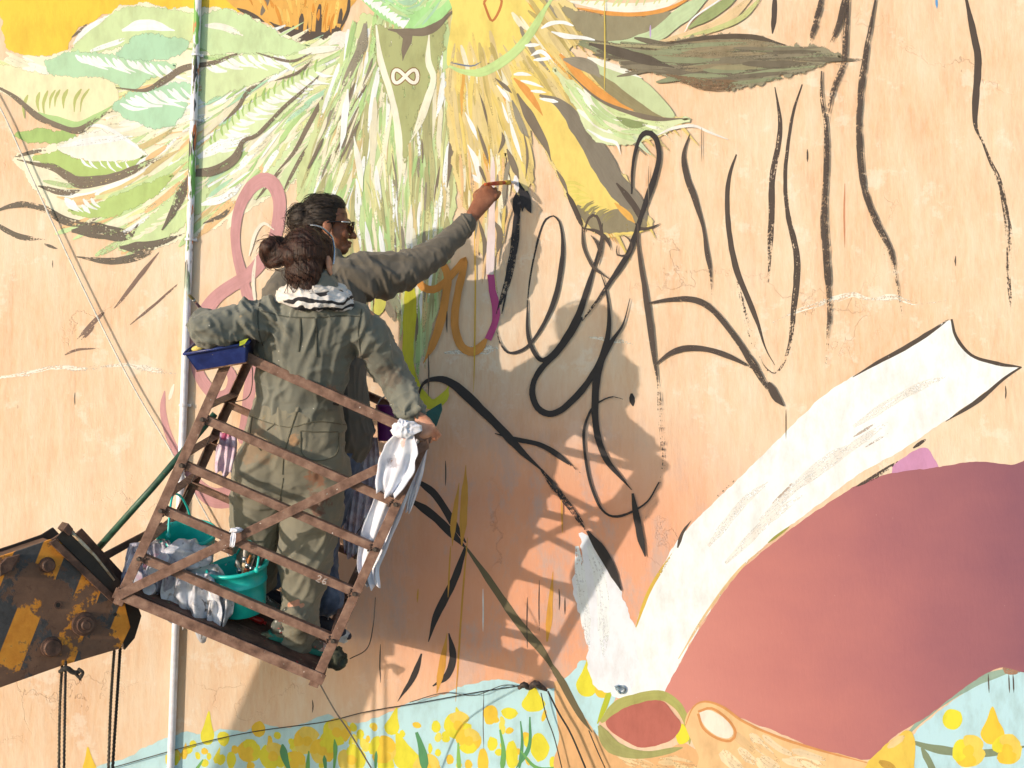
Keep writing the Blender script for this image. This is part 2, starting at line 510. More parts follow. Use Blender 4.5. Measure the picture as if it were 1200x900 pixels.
# ---- bottom: pale blue field with yellow flowers
p = Paint()
p.fill([(126, 915), (150, 888), (182, 871), (215, 858), (238, 861), (262, 854), (285, 858), (302, 849), (340, 853), (368, 843), (385, 838), (408, 846), (432, 844), (460, 834), (490, 820), (510, 817),
        (545, 804), (580, 796), (610, 801), (650, 806), (682, 775), (700, 790), (722, 806), (716, 830), (700, 850), (700, 915)], SKYB, rough=1.6)
p.build('painted_blue_field')
p = Paint()
p.fill([(1060, 872), (1085, 846), (1130, 812), (1168, 790), (1225, 776), (1225, 915), (1020, 915), (1040, 892)], rgb(196, 228, 230), rough=0.8)
p.stroke([(1062, 862), (1098, 826), (1148, 797), (1205, 779)], [7, 10, 10, 8], rgb(160, 182, 160), dry=0.3)
p.stroke([(1064, 868), (1100, 878), (1150, 883), (1205, 874)], [8, 10, 9, 7], rgb(140, 150, 116), dry=0.3)
p.stroke([(1080, 876), (1090, 895), (1096, 912)], 8, rgb(140, 150, 116), dry=0.3)
p.stroke([(1176, 786), (1205, 772)], 18, rgb(176, 132, 104), dry=0.42)
for x in (1158, 1182, 1187): p.stroke([(x, 790), (x + 1, 812)], 1.6, INK, dry=0.3)
p.build('painted_blue_sleeve')
def blob(p, x, y, rx, ry, col, rot=0, n=9, irr=0.10):
    pts = []
    for k in range(n):
        a = 2 * math.pi * k / n
        r = 1 + random.uniform(-irr, irr)
        u, v = math.cos(a) * rx * r, math.sin(a) * ry * r
        pts.append((x + u * math.cos(rot) - v * math.sin(rot), y + u * math.sin(rot) + v * math.cos(rot)))
    p.fill(pts, col, rough=0.3)
def drop(p, x, y, w, h, col, lean=0):
    p.fill([(x + lean, y - h), (x + w * 0.55 + lean * 0.4, y - h * 0.2), (x + w, y + h * 0.45), (x + w * 0.5, y + h * 0.95), (x - w * 0.5, y + h * 0.95), (x - w, y + h * 0.45), (x - w * 0.55 + lean * 0.4, y - h * 0.2)], col, rough=0.3)
random.seed(21)
random.seed(23)
for k in range(70):
    x = random.uniform(190, 640); top = 870 - (x - 190) * 0.135
    y = random.uniform(top + 12, 898)
    f = Paint(); blob(f, x, y, random.uniform(2.5, 5.5), random.uniform(3.5, 8), random.choice([LEMON, YEL, rgb(246, 226, 96)]), random.uniform(-.5, .5)); f.build('painted_yellow_dot')
for x, y, rx, ry in [(262, 866, 8, 10), (226, 872, 5, 5), (303, 855, 9, 11), (325, 862, 5, 5), (271, 891, 6, 12), (316, 874, 4, 7), (341, 869, 4, 4), (452, 897, 11, 16), (422, 861, 5, 7), (431, 866, 3, 5), (439, 853, 4, 5),
                     (471, 860, 4, 5), (511, 852, 6, 8), (504, 877, 3, 7), (513, 882, 4, 5), (527, 890, 5, 7), (549, 896, 5, 7), (575, 837, 10, 13), (597, 836, 11, 8), (577, 872, 7, 9), (600, 885, 8, 18), (619, 870, 6, 8), (632, 876, 12, 18),
                     (648, 894, 5, 8), (566, 893, 7, 18), (1116, 843, 13, 14)]:
    f = Paint(); blob(f, x, y, rx * 0.9, ry * 0.9, random.choice([YEL, LEMON, LEMON])); f.build('painted_yellow_dot')
for x, y, w, h, ln in [(243, 853, 8, 20, 2), (216, 880, 4, 10, 2), (254, 885, 4, 10, 4), (105, 893, 8, 18, -2), (459, 845, 9, 16, 6), (477, 880, 16, 22, -12), (688, 792, 13, 24, 3), (706, 800, 9, 18, 3), (1163, 850, 14, 22, 0), (625, 818, 14, 16, 0)]:
    f = Paint(); drop(f, x, y, w, h, random.choice([LEMON, YEL]), ln); f.build('painted_yellow_drop')
for x, y, r in [(360, 868, 12), (378, 880, 11), (320, 886, 12), (292, 880, 10), (537, 850, 12), (549, 868, 11), (395, 858, 12), (448, 878, 12), (412, 890, 12), (500, 900, 12), (1135, 880, 14), (1180, 878, 13), (345, 895, 11)]:
    f = Paint()
    for k in range(4):
        a = k * 1.57 + random.uniform(0, 0.8)
        blob(f, x + math.cos(a) * r * 0.75, y + math.sin(a) * r * 0.75, r * 0.62, r * 0.95, random.choice([YEL, LEMON, rgb(248, 214, 96)]), a)
    blob(f, x, y, r * 0.5, r * 0.5, YEL)
    f.build('painted_flower', kind='stuff')
for pts, w in [([(340, 905), (333, 885), (331, 872)], 9), ([(391, 905), (393, 880), (392, 866)], 5), ([(382, 905), (380, 885)], 5), ([(238, 890), (228, 905)], 4), ([(488, 858), (495, 880), (498, 905)], 10), ([(586, 855), (590, 880), (588, 905)], 6),
               ([(610, 845), (612, 870), (608, 905)], 4), ([(621, 840), (620, 875), (605, 900)], 5), ([(537, 870), (538, 905)], 5), ([(440, 905), (441, 880)], 4), ([(610, 880), (630, 900), (660, 898), (672, 880)], 6), ([(362, 880), (360, 905)], 5)]:
    f = Paint(); f.stroke(pts, w, random.choice([rgb(120, 178, 96), rgb(150, 196, 96), rgb(96, 158, 104)]), dry=0.12, taper=(0.6, 0.2)); f.build('painted_stem')
f = Paint(); f.stroke([(721, 778), (713, 815), (700, 848)], 7, rgb(196, 200, 60), dry=0.2); f.build('painted_stem')

# ---- right: white collar, maroon shoulder, hand
p = Paint()
p.fill([(1112, 376), (1120, 396), (1138, 416), (1168, 425), (1192, 430), (1178, 442), (1140, 470), (1100, 498), (1052, 530), (1000, 560), (958, 592), (918, 622), (888, 647), (863, 672), (838, 706), (812, 748), (794, 782), (780, 814), (745, 818), (716, 812),
        (733, 768), (744, 735), (757, 700), (776, 664), (800, 626), (846, 580), (900, 527), (960, 468), (1000, 441), (1060, 406)], rgb(255, 253, 249), rough=0.8)
collar = p.build('painted_white_collar')
p = Paint()
p.fill([(680, 626), (694, 630), (712, 650), (724, 680), (737, 720), (746, 748), (742, 800), (712, 812), (692, 792), (686, 745), (672, 690), (676, 672), (684, 660)], rgb(250, 246, 244), rough=2.2)
p.stroke([(676, 640), (682, 690), (690, 760)], 12, WHITE, dry=0.42)
p.stroke([(690, 640), (705, 690), (708, 770)], 14, WHITE, dry=0.42)
p.build('painted_white_collar')
p = Paint()
random.seed(5)
for pts in [[(890, 610), (960, 545), (1010, 515)], [(930, 575), (990, 530), (1040, 495)], [(850, 660), (900, 610), (940, 580)], [(1000, 500), (1060, 462), (1110, 440)], [(830, 640), (870, 590), (900, 565)]]:
    p.stroke(pts, 10, rgb(251, 240, 226), dry=0.46, end_dry=0.08)
for pts, w in [([(905, 590), (925, 570), (930, 560)], 2.5), ([(1000, 512), (1026, 496)], 3), ([(1014, 524), (1042, 507)], 2)]:
    p.stroke(pts, w, rgb(200, 176, 156), dry=0.46)
p.build('brush_marks', collar, kind='stuff')
def maroon_material():
    m, nt, b = nodes_of('maroon_graded_paint')
    co = objco(nt)
    sep = nt.nodes.new('ShaderNodeSeparateXYZ'); nt.links.new(co, sep.inputs[0])
    n = noise(nt, 2.2, 5, 0.6, objco(nt, (1, 1, 1.6)))
    g = math_n(nt, 'ADD', math_n(nt, 'DIVIDE', math_n(nt, 'SUBTRACT', sep.outputs[0], 0.75), 1.7), math_n(nt, 'MULTIPLY', math_n(nt, 'SUBTRACT', n.outputs[0], 0.5), 0.45))
    g = math_n(nt, 'ADD', g, math_n(nt, 'MULTIPLY', math_n(nt, 'SUBTRACT', 1.4, sep.outputs[2]), -0.12))
    r = ramp(nt, g, [(0.0, rgb(222, 142, 126)), (0.3, rgb(204, 126, 116)), (0.6, rgb(180, 110, 110)), (1.0, rgb(148, 92, 102))])
    nw = noise(nt, 42, 3, 0.5, co); rw = ramp(nt, nw.outputs[0], [(0.74, BLK), (0.76, WHT)])
    c = mixc(nt, math_n(nt, 'MULTIPLY', rw.outputs[0], 0.35), r.outputs[0], rgb(235, 190, 175))
    nt.links.new(c, b.inputs['Base Color'])
    b.inputs['Roughness'].default_value = 0.55
    n4 = noise(nt, 60, 4, 0.65, objco(nt, (1, 1, 0.35)))
    bump(nt, b, n4.outputs[0], 0.25, 0.004)
    return m
p = Paint()
p.fill([(1046, 548), (1062, 534), (1084, 524), (1092, 534), (1100, 552), (1080, 570), (1050, 570)], rgb(216, 152, 184), rough=0.6)
p.build('painted_purple_patch')
p = Paint()
p.fill([(778, 816), (794, 783), (814, 747), (840, 706), (866, 671), (892, 648), (922, 624), (962, 595), (1002, 570), (1040, 556), (1070, 551), (1098, 548), (1140, 541), (1185, 545), (1225, 552), (1225, 768), (1168, 783), (1125, 810), (1085, 840), (1046, 864), (1022, 890),
        (960, 880), (930, 866), (890, 850), (850, 836), (822, 840), (800, 834)], rgb(200, 125, 118), rough=0.7)
mar = p.build('painted_maroon_shoulder')
mar.data.materials[0] = maroon_material()
p = Paint()
for pts, w, c in [([(760, 790), (800, 715), (850, 650)], 0, None)]: pass
p.stroke([(795, 772), (830, 715), (866, 668), (900, 638)], 3, rgb(246, 206, 150), dry=0.4)
p.stroke([(745, 735), (762, 690), (790, 645)], 4, rgb(232, 190, 80), dry=0.42)
p.stroke([(900, 636), (925, 617)], 3, rgb(170, 165, 80), dry=0.3)
p.build('painted_yellow_edge', kind='stuff')
p = Paint()
p.fill([(650, 800), (666, 814), (690, 848), (706, 868), (738, 884), (775, 882), (806, 872), (832, 915), (664, 915), (655, 862)], rgb(240, 184, 126), rough=0.7)
p.plumes([(730, 888), (800, 886), (830, 905), (740, 905)], [(700, 880, 40), (800, 890, 10)], [(rgb(250, 214, 160), 2), (rgb(244, 194, 136), 2)], 22, (14, 30), (4, 8), (0.38, 0.5))
p.build('painted_palm', kind='stuff')
p = Paint()
p.stroke([(704, 846), (726, 827), (752, 818), (776, 815), (795, 828), (806, 850), (808, 872)], [10, 14, 13, 12, 9, 8, 6], rgb(188, 182, 104), dry=0.25, taper=(0.1, 0.1))
p.stroke([(702, 850), (712, 868), (728, 880), (760, 884), (800, 876)], [10, 16, 14, 8, 6], rgb(178, 172, 106), dry=0.3, taper=(0.1, 0.1))
p.fill([(792, 858), (800, 848), (808, 866), (796, 872)], LEMON, rough=0.3)
p.build('painted_olive_rim', kind='stuff')
p = Paint()
p.fill([(710, 846), (724, 834), (748, 824), (774, 821), (788, 834), (798, 850), (786, 867), (756, 876), (736, 870), (718, 858)], rgb(196, 112, 96), rough=0.5)
p.build('painted_red_mouth')
p = Paint()
p.fill([(803, 848), (810, 830), (825, 822), (846, 828), (872, 846), (930, 870), (985, 884), (1024, 896), (1032, 915), (836, 915), (818, 884)], rgb(248, 200, 142), rough=0.5)
thumb = p.build('painted_thumb')
p = Paint()
p.plumes([(860, 860), (930, 880), (1020, 905), (850, 905)], [(870, 870, 40), (1000, 900, 15)], [(rgb(253, 222, 178), 3), (rgb(247, 202, 146), 2)], 16, (24, 40), (8, 14), (0.38, 0.46))
p.stroke([(803, 850), (812, 829), (826, 822), (848, 829), (874, 847), (930, 870), (1024, 896)], 3, rgb(232, 160, 96), dry=0.3)
p.fill([(819, 836), (832, 832), (850, 843), (859, 856), (854, 865), (840, 862), (826, 851)], rgb(254, 236, 212), rough=0.3)
p.stroke([(818, 834), (834, 830), (853, 843), (862, 858), (856, 868), (840, 865), (824, 853), (818, 836)], 3, rgb(230, 156, 92), dry=0.2, taper=(0, 0))
p.build('painted_nail', thumb, kind='stuff')
p = Paint()
p.fill([(1018, 892), (1044, 868), (1064, 856), (1072, 872), (1064, 915), (1012, 915)], rgb(246, 206, 90), rough=0.7)
p.stroke([(1030, 892), (1044, 900), (1050, 912)], 10, rgb(206, 160, 70), dry=0.4)
p.stroke([(1040, 876), (1060, 862)], 8, rgb(250, 214, 150), dry=0.35)
p.build('painted_yellow_cuff', kind='stuff')

# ---- top: yellow ground, amber panel, head of the bird
p = Paint(); p.fill([(12, -12), (5, 28), (8, 55), (22, 62), (45, 65), (72, 62), (80, 50), (83, 41), (100, 28), (120, 18), (150, 12), (182, 14), (215, 18), (240, 14), (275, 16), (285, -12)], YEL, rough=2.4, soft=4); p.build('painted_yellow_patch')
p = Paint(); p.fill([(272, -12), (279, 12), (310, 26), (345, 46), (366, 49), (396, 41), (409, 12), (411, -12)], AMBER, rough=0.6)
amber = p.build('painted_amber_panel')
p = Paint()
p.fill([(316, 26), (330, 30), (352, 36), (380, 38), (397, 32), (399, 41), (382, 50), (352, 49), (330, 38)], DBROWN, rough=1.2)
for x, y0, y1, w in [(352, 16, 40, 6), (362, 14, 40, 6), (373, 5, 40, 7), (384, 28, 42, 5), (392, 30, 44, 4), (398, 10, 28, 5), (342, 30, 40, 5)]: p.stroke([(x + 2, y0), (x, y1)], w, DBROWN, dry=0.25, taper=(0.2, 0))
p.stroke([(306, 18), (316, -6)], 6, BROWN, dry=0.3); p.stroke([(409, -8), (408, 12), (398, 36)], 4, DBROWN, dry=0.3); p.stroke([(278, 10), (292, 16), (310, 26)], 5, DBROWN, dry=0.3)
p.plumes([(285, -8), (405, -8), (395, 30), (330, 25)], [(300, 0, 70), (400, 0, 100)], [(rgb(250, 190, 96), 3), (rgb(226, 150, 60), 2), (rgb(252, 206, 110), 2)], 40, (10, 24), (3, 6), (0.3, 0.45))
p.build('brush_marks', amber, kind='stuff')

# ---- left wing
wing = [(-12, 74), (50, 70), (82, 60), (100, 40), (130, 18), (160, 7), (200, 13), (240, 13), (272, 14), (300, 26), (345, 50), (372, 50), (402, 42), (412, 60), (406, 84), (388, 112), (372, 152), (356, 192), (336, 218), (310, 232), (262, 258), (232, 272), (186, 286), (152, 290),
        (120, 272), (72, 250), (52, 230), (24, 192), (20, 184), (62, 172), (96, 156), (52, 132), (20, 112), (-12, 96)]
p = Paint(); p.fill(wing, CREAM, rough=2.5, soft=9); LW = p.build('painted_left_wing')
p = Paint()
random.seed(31)
p.plumes([(0, 76), (130, 66), (230, 100), (220, 160), (150, 180), (100, 150), (40, 125)], [(20, 90, 25), (90, 130, 10), (160, 100, -10), (210, 140, -15)], [(CREAM, 4), (PALE, 4), (YGREEN, 1), (PEACH, 1)], 130, (24, 60), (4, 10))
p.plumes([(60, 180), (230, 150), (300, 160), (330, 215), (230, 270), (150, 288), (100, 262)], [(80, 200, 15), (150, 250, -25), (230, 230, -40), (300, 190, -55)], [(CREAM, 3), (LGREEN, 4), (YGREEN, 2), (PEACH, 2), (TAN, 1.5), (WHITE, 2)], 150, (24, 62), (4, 9))
p.plumes([(240, 30), (400, 50), (400, 90), (350, 200), (300, 230), (240, 220), (240, 120)], [(250, 50, 5), (340, 70, -25), (300, 130, -40), (350, 180, -62), (260, 210, -35)], [(LGREEN, 4), (CREAM, 3), (WHITE, 3), (GREEN, 2), (YGREEN, 2), (MINT, 1)], 230, (22, 56), (3, 8))
p.build('brush_marks', LW, kind='stuff')
def leaf(pts, col, strokes, name='painted_feather', rough=0.8):
    f = Paint(); f.fill(pts, col, rough=1.2, soft=6, dry=0.30); o = f.build(name, LW)
    return o
random.seed(41)
FL = [  # outline, ground colour, [(spine, number, length, width, colour, side, lean)]
    ([(84, 60), (104, 38), (138, 14), (165, 8), (202, 13), (232, 20), (226, 46), (198, 56), (150, 52), (112, 62)], rgb(214, 228, 168), []),
    ([(138, 63), (165, 41), (200, 46), (222, 48), (212, 62), (182, 70), (150, 73)], MINT, []),
    ([(54, 73), (90, 62), (130, 66), (160, 72), (206, 76), (178, 92), (152, 104), (134, 98), (118, 90), (95, 91), (70, 94)], rgb(190, 222, 178), [([(80, 64), (130, 68), (200, 78)], 15, 28, 4.6, WHITE, 1, 40)]),
    ([(-12, 76), (60, 90), (110, 92), (136, 100), (134, 126), (110, 140), (90, 149), (58, 141), (24, 115), (-12, 94)], rgb(250, 236, 188), [([(30, 112), (60, 106), (108, 104)], 8, 28, 4.5, rgb(196, 198, 118), 1, 120)]),
    ([(133, 126), (150, 112), (182, 104), (221, 98), (219, 118), (205, 146), (180, 149), (155, 140)], rgb(186, 222, 182), [([(136, 124), (165, 110), (218, 102)], 11, 36, 4.8, WHITE, 1, 50)]),
    ([(20, 157), (48, 152), (94, 160), (70, 167), (32, 165)], rgb(176, 202, 118), []),
    ([(70, 172), (110, 155), (150, 165), (172, 182), (140, 188), (95, 186)], PALE, []),
    ([(40, 185), (72, 180), (96, 190), (150, 190), (170, 182), (142, 202), (100, 208), (78, 200)], rgb(186, 206, 120), [([(92, 186), (150, 190)], 6, 16, 3, WHITE, 1, 55)]),
    ([(238, 20), (270, 14), (302, 26), (346, 50), (362, 53), (330, 66), (290, 62), (240, 58)], rgb(212, 230, 172), []),
    ([(238, 85), (262, 72), (300, 64), (340, 66), (366, 58), (330, 82), (290, 100), (255, 112), (238, 118)], rgb(220, 232, 174), [([(236, 80), (280, 66), (340, 66)], 16, 24, 4.6, WHITE, 1, 50)]),
    ([(238, 175), (262, 150), (300, 118), (345, 92), (380, 78), (345, 122), (300, 158), (262, 190), (238, 200)], rgb(226, 236, 182), [([(240, 180), (300, 125), (378, 80)], 24, 24, 5, WHITE, 1, 58), ([(240, 180), (300, 125), (378, 80)], 18, 16, 3.4, rgb(178, 208, 120), -1, 60)]),
    ([(300, 232), (318, 200), (350, 160), (384, 110), (376, 150), (356, 192), (334, 220)], rgb(218, 230, 174), [([(304, 228), (345, 170), (384, 112)], 20, 20, 3, CREAM, 1, 40)]),
    ([(140, 292), (160, 270), (200, 235), (235, 205), (240, 240), (205, 270), (180, 286)], rgb(212, 226, 164), [([(150, 284), (200, 245), (236, 212)], 12, 26, 3.4, CREAM, 1, 25)]),
    ([(82, 246), (110, 240), (150, 225), (200, 205), (180, 230), (140, 250), (110, 255)], rgb(190, 210, 126), [([(76, 235), (110, 232)], 4, 20, 4, WHITE, 1, 60)]),
]
for pts, col, bs in FL:
    o = leaf(pts, col, bs)
    if bs:
        f = Paint()
        for sp, n, L, w, c, side, lean in bs: f.barbs(sp, n, L, w, c, side, lean)
        f.build('barbs', o, kind='stuff')
p = Paint()
p.stroke([(143, 36), (170, 29), (205, 36)], [8, 13, 6], WHITE, dry=0.3); p.stroke([(86, 52), (100, 36), (128, 18)], [4, 7, 4], WHITE, dry=0.35); p.stroke([(240, 30), (262, 32), (285, 42)], 8, PALE, dry=0.4)
p.stroke([(106, 60), (130, 52), (150, 45)], 6, WHITE, dry=0.4); p.stroke([(90, 150), (120, 148), (150, 165), (172, 182)], [2, 4, 4, 2], WHITE, dry=0.35)
p.stroke([(70, 172), (110, 165), (160, 160)], [5, 9, 5], WHITE, dry=0.4); p.stroke([(45, 132), (75, 144), (92, 148), (112, 138), (132, 124)], [5, 10, 10, 9, 6], GREEN, dry=0.32)
p.stroke([(232, 185), (262, 170), (300, 160)], 12, WHITE, dry=0.42); p.stroke([(236, 240), (262, 232), (285, 215)], 9, WHITE, dry=0.42); p.stroke([(76, 232), (92, 246)], 6, WHITE, dry=0.3); p.stroke([(96, 240), (106, 250)], 6, WHITE, dry=0.3)
p.stroke([(385, 52), (398, 45), (408, 55), (404, 75)], [10, 18, 16, 8], rgb(253, 240, 222), dry=0.3); p.stroke([(350, 62), (380, 58), (400, 56)], 8, PALE, dry=0.35)
p.build('white_highlights', LW, kind='stuff')
p = Paint()
for pts, w in [([(-12, 98), (15, 112), (45, 137), (75, 150), (93, 153), (110, 142), (126, 132), (144, 131)], [5, 6, 8, 7, 9, 7, 6, 8]), ([(18, 184), (40, 178), (58, 176)], [3, 5, 2]), ([(20, 187), (45, 193), (62, 196), (78, 206), (95, 214), (130, 209), (152, 201), (176, 190), (200, 181)], [4, 7, 9, 12, 16, 12, 10, 12, 10]),
               ([(45, 218), (75, 226), (98, 222)], [5, 8, 4]), ([(136, 103), (170, 106), (192, 95), (216, 80), (250, 74), (280, 63), (300, 63)], [3, 5, 9, 8, 6, 5, 3]),
               ([(262, 143), (280, 125), (290, 108), (312, 92)], [3, 5, 5, 3]), ([(216, 226), (226, 205), (250, 201), (275, 186), (286, 165), (302, 158), (332, 127), (356, 106), (386, 78)], [10, 14, 12, 12, 6, 5, 5, 5, 3]),
               ([(322, 205), (345, 178), (360, 150), (378, 118), (402, 84)], [3, 5, 6, 6, 4]), ([(300, 235), (318, 212), (334, 196)], [2, 5, 3]), ([(330, 228), (350, 190), (368, 160)], [2, 5, 2]), ([(84, 44), (96, 34), (104, 26)], [2, 4, 2]), ([(300, 62), (340, 72), (366, 62)], [2, 4, 2]), ([(322, 95), (350, 85), (368, 68)], [2, 4, 2])]:
    p.stroke(pts, [q * 0.9 for q in w], BROWN, dry=0.43, taper=(0.2, 0.25))
for pts, w in [([(-12, 250), (20, 240), (50, 244), (75, 258), (98, 262), (120, 254)], [4, 7, 7, 10, 10, 5]), ([(84, 271), (110, 270), (150, 276), (162, 262)], [10, 18, 14, 8]), ([(90, 301), (130, 306), (165, 300), (188, 288)], [4, 8, 9, 4]), ([(-12, 258), (20, 276), (53, 281)], [4, 7, 4]), ([(52, 286), (68, 292)], [4, 3]),
               ([(140, 290), (160, 290), (185, 285), (220, 272)], [8, 14, 8, 3]), ([(190, 270), (205, 245), (215, 222), (222, 205)], [4, 9, 12, 8]), ([(238, 262), (262, 252), (272, 240)], [3, 6, 4])]:
    p.stroke(pts, w, rgb(118, 106, 90), dry=0.44, taper=(0.25, 0.3))
for pts, w in [([(186, 296), (165, 322), (145, 348), (130, 366)], [3, 5, 4, 2]), ([(122, 366), (105, 382), (90, 398)], [6, 5, 2]), ([(76, 416), (90, 410), (118, 408)], [3, 3, 1]), ([(152, 381), (180, 358), (214, 328)], [2, 3, 2]), ([(110, 382), (95, 398)], [6, 5])]:
    p.stroke(pts, w, rgb(140, 112, 96), dry=0.42)
p.build('dark_outlines', LW, kind='stuff')

# ---- neck and breast: hanging green plumage
neck = [(412, 44), (430, 20), (470, 36), (500, 33), (531, 14), (527, 60), (524, 100), (531, 200), (527, 262), (517, 330), (500, 395), (484, 424), (470, 350), (440, 345), (410, 330), (366, 262), (352, 210), (382, 118)]
p = Paint(); p.fill(neck, rgb(214, 220, 158), rough=2.5, soft=8); NK = p.build('painted_neck_plumage')
p = Paint()
random.seed(51)
gd = [(430, 40, 105), (470, 60, 88), (520, 60, 95), (400, 150, 112), (450, 180, 95), (480, 180, 88), (520, 200, 92), (380, 240, 112), (440, 280, 80), (480, 300, 90), (515, 300, 98)]
p.plumes(neck, gd, [(LGREEN, 5), (CREAM, 4), (GREEN, 4), (OLIVE, 4), (TAN, 2), (WHITE, 2), (rgb(206, 200, 140), 3)], 430, (30, 80), (3, 8), (0.28, 0.45), 0.15)
p.plumes([(412, 60), (440, 40), (430, 120), (400, 210), (370, 260), (355, 210), (385, 130)], [(420, 60, 108), (390, 160, 115), (370, 240, 112)], [(BROWN, 1.2), (GREYBR, 2), (LGREEN, 3), (CREAM, 3)], 50, (24, 54), (2, 5), (0.32, 0.48))
p.plumes([(405, 180), (470, 140), (520, 180), (518, 330), (480, 400), (440, 330)], [(430, 230, 75), (480, 250, 92), (515, 250, 96)], [(GREYBR, 1.4), (BROWN, .4), (WHITE, 2), (rgb(232, 226, 160), 3)], 60, (22, 50), (2, 5), (0.32, 0.48))
p.build('brush_marks', NK, kind='stuff')
p = Paint()
p.fill([(440, 30), (468, 38), (500, 36), (522, 30), (515, 70), (500, 110), (482, 150), (475, 190), (460, 130), (445, 80)], rgb(182, 182, 124), dry=0.38, rough=2.5, soft=9)
p.stroke([(441, 30), (446, 70), (458, 110), (466, 150), (469, 200), (467, 228)], [5, 8, 7, 8, 7, 4], rgb(253, 244, 218), dry=0.32)
p.stroke([(503, 40), (502, 72), (508, 92), (500, 120), (490, 148), (480, 168)], [4, 8, 7, 9, 9, 5], rgb(252, 244, 214), dry=0.34)
p.stroke([(408, 105), (405, 130), (402, 160), (398, 178)], [4, 8, 6, 3], WHITE, dry=0.3); p.stroke([(520, 85), (517, 115), (511, 140)], [5, 7, 3], WHITE, dry=0.38)
p.stroke([(415, 160), (420, 190), (425, 225)], [3, 7, 5], PALE, dry=0.35); p.stroke([(428, 260), (433, 290), (438, 320)], [3, 7, 3], WHITE, dry=0.3); p.stroke([(445, 265), (448, 290), (452, 305)], [3, 6, 3], WHITE, dry=0.3); p.stroke([(482, 240), (480, 270), (478, 300)], [3, 8, 4], PALE, dry=0.35)
p.stroke([(466, 38), (478, 44), (474, 60), (472, 72)], [10, 12, 7, 2], BROWN, dry=0.36); p.stroke([(455, 35), (480, 38), (505, 34), (532, 12)], [5, 9, 11, 5], BROWN, dry=0.32)
p.stroke([(428, 28), (424, 55), (412, 82), (400, 110)], [10, 12, 8, 3], GREYBR, dry=0.42)
p.stroke([(529, 88), (531, 130), (529, 180), (524, 220)], [3, 5, 7, 4], BROWN, dry=0.3); p.stroke([(530, 180), (537, 205), (545, 235), (552, 262)], [3, 5, 4, 2], BROWN, dry=0.3)
p.stroke([(447, 345), (458, 365), (463, 378)], [6, 10, 5], GREYBR, dry=0.38); p.stroke([(440, 372), (446, 355), (444, 335)], [10, 14, 8], rgb(232, 226, 110), dry=0.3); p.stroke([(452, 330), (462, 350), (470, 372)], [8, 12, 6], rgb(160, 160, 130), dry=0.42)
p.build('dark_accents', NK, kind='stuff')
def inf(k, cx=475, cy=90, a=14.5, b=8.5):
    t = 2 * math.pi * k / 28
    return (cx + a * math.cos(t) / (0.55 + 0.45 * 1) , cy - b * math.sin(2 * t) * 0.9)
p = Paint(); p.stroke([inf(k) for k in range(29)], 6.5, rgb(150, 116, 70), dry=0.1, taper=(0, 0), step=2, wob=0.02); p.stroke([inf(k) for k in range(29)], 4, rgb(255, 246, 226), dry=0.05, taper=(0, 0), step=2, wob=0.02); p.build('painted_infinity_sign')
p = Paint(); p.fill([(420, -14), (428, 4), (442, 18), (462, 30), (486, 34), (508, 28), (526, 14), (538, -14)], rgb(178, 226, 148), rough=0.5); HD = p.build('painted_green_chin')
p = Paint()
for k in range(12):
    t = k / 11
    x, y = 422 + t * 48, -2 + t * 34 - 8 * math.sin(t * math.pi) * 0 
    p.stroke([(x, y), (x + 10, y - 7 + random.uniform(-3, 3))], 7, WHITE, dry=0.22, taper=(0, 0.7))
for x in range(462, 502, 5): p.stroke([(x, -6), (x + 1, 4 + random.uniform(0, 5))], 5, rgb(254, 240, 196), dry=0.28)
p.plumes([(440, -8), (530, -8), (515, 22), (470, 26)], [(450, 10, 40), (520, 10, -50)], [(LGREEN, 2), (rgb(196, 234, 168), 3), (MINT, 2)], 34, (12, 28), (3, 6))
p.build('brush_marks', HD, kind='stuff')

# ---- right: golden face, yellow plumage
p = Paint(); p.fill([(536, -14), (530, 20), (524, 76), (545, 79), (568, 76), (598, 60), (624, 34), (640, 0), (644, -14)], rgb(248, 220, 118), rough=0.5); GF = p.build('painted_golden_disc')
p = Paint(); p.stroke([(567, 4), (577, 25), (588, 2), (577, -10), (567, 4)], 3, rgb(206, 126, 70), dry=0.2, taper=(0, 0)); p.build('red_diamond', GF)
p = Paint()
body = [(527, 84), (568, 80), (604, 60), (645, 8), (668, 8), (688, 40), (664, 60), (690, 90), (740, 130), (800, 140), (760, 160), (718, 168), (690, 150), (750, 240), (758, 268), (722, 274), (690, 266), (672, 238), (640, 172), (618, 150), (622, 200), (606, 225), (592, 180), (586, 240), (574, 318), (560, 268), (536, 205)]
p.fill(body, rgb(238, 212, 144), rough=2.5, soft=8); YP = p.build('painted_yellow_plumage')
p = Paint()
random.seed(61)
p.plumes(body, [(540, 120, 92), (570, 120, 82), (600, 120, 65), (640, 60, 50), (660, 110, 55), (700, 200, 58), (570, 230, 85), (600, 180, 78), (730, 140, 25)], [(TAN, 4), (GOLD, 4), (rgb(236, 206, 130), 4), (AMBER, 1), (CREAM, 2), (GREYBR, 0.6), (rgb(205, 180, 110), 2)], 300, (24, 66), (3, 8), (0.28, 0.44), 0.15)
p.plumes([(535, 200), (600, 200), (590, 300), (570, 316), (555, 270)], [(560, 230, 85), (585, 250, 95)], [(PEACH, 4), (CREAM, 3), (GREYBR, 2), (GOLD, 1)], 50, (20, 46), (3, 6))
p.build('brush_marks', YP, kind='stuff')
p = Paint()
p.stroke([(526, 78), (545, 85), (568, 84), (598, 66), (620, 42), (638, 12), (652, -8)], [8, 10, 11, 11, 10, 8, 6], rgb(206, 228, 150), dry=0.25); p.stroke([(528, 74), (552, 78), (564, 73)], 1.8, rgb(120, 130, 150), dry=0.2)
p.build('painted_green_arc')
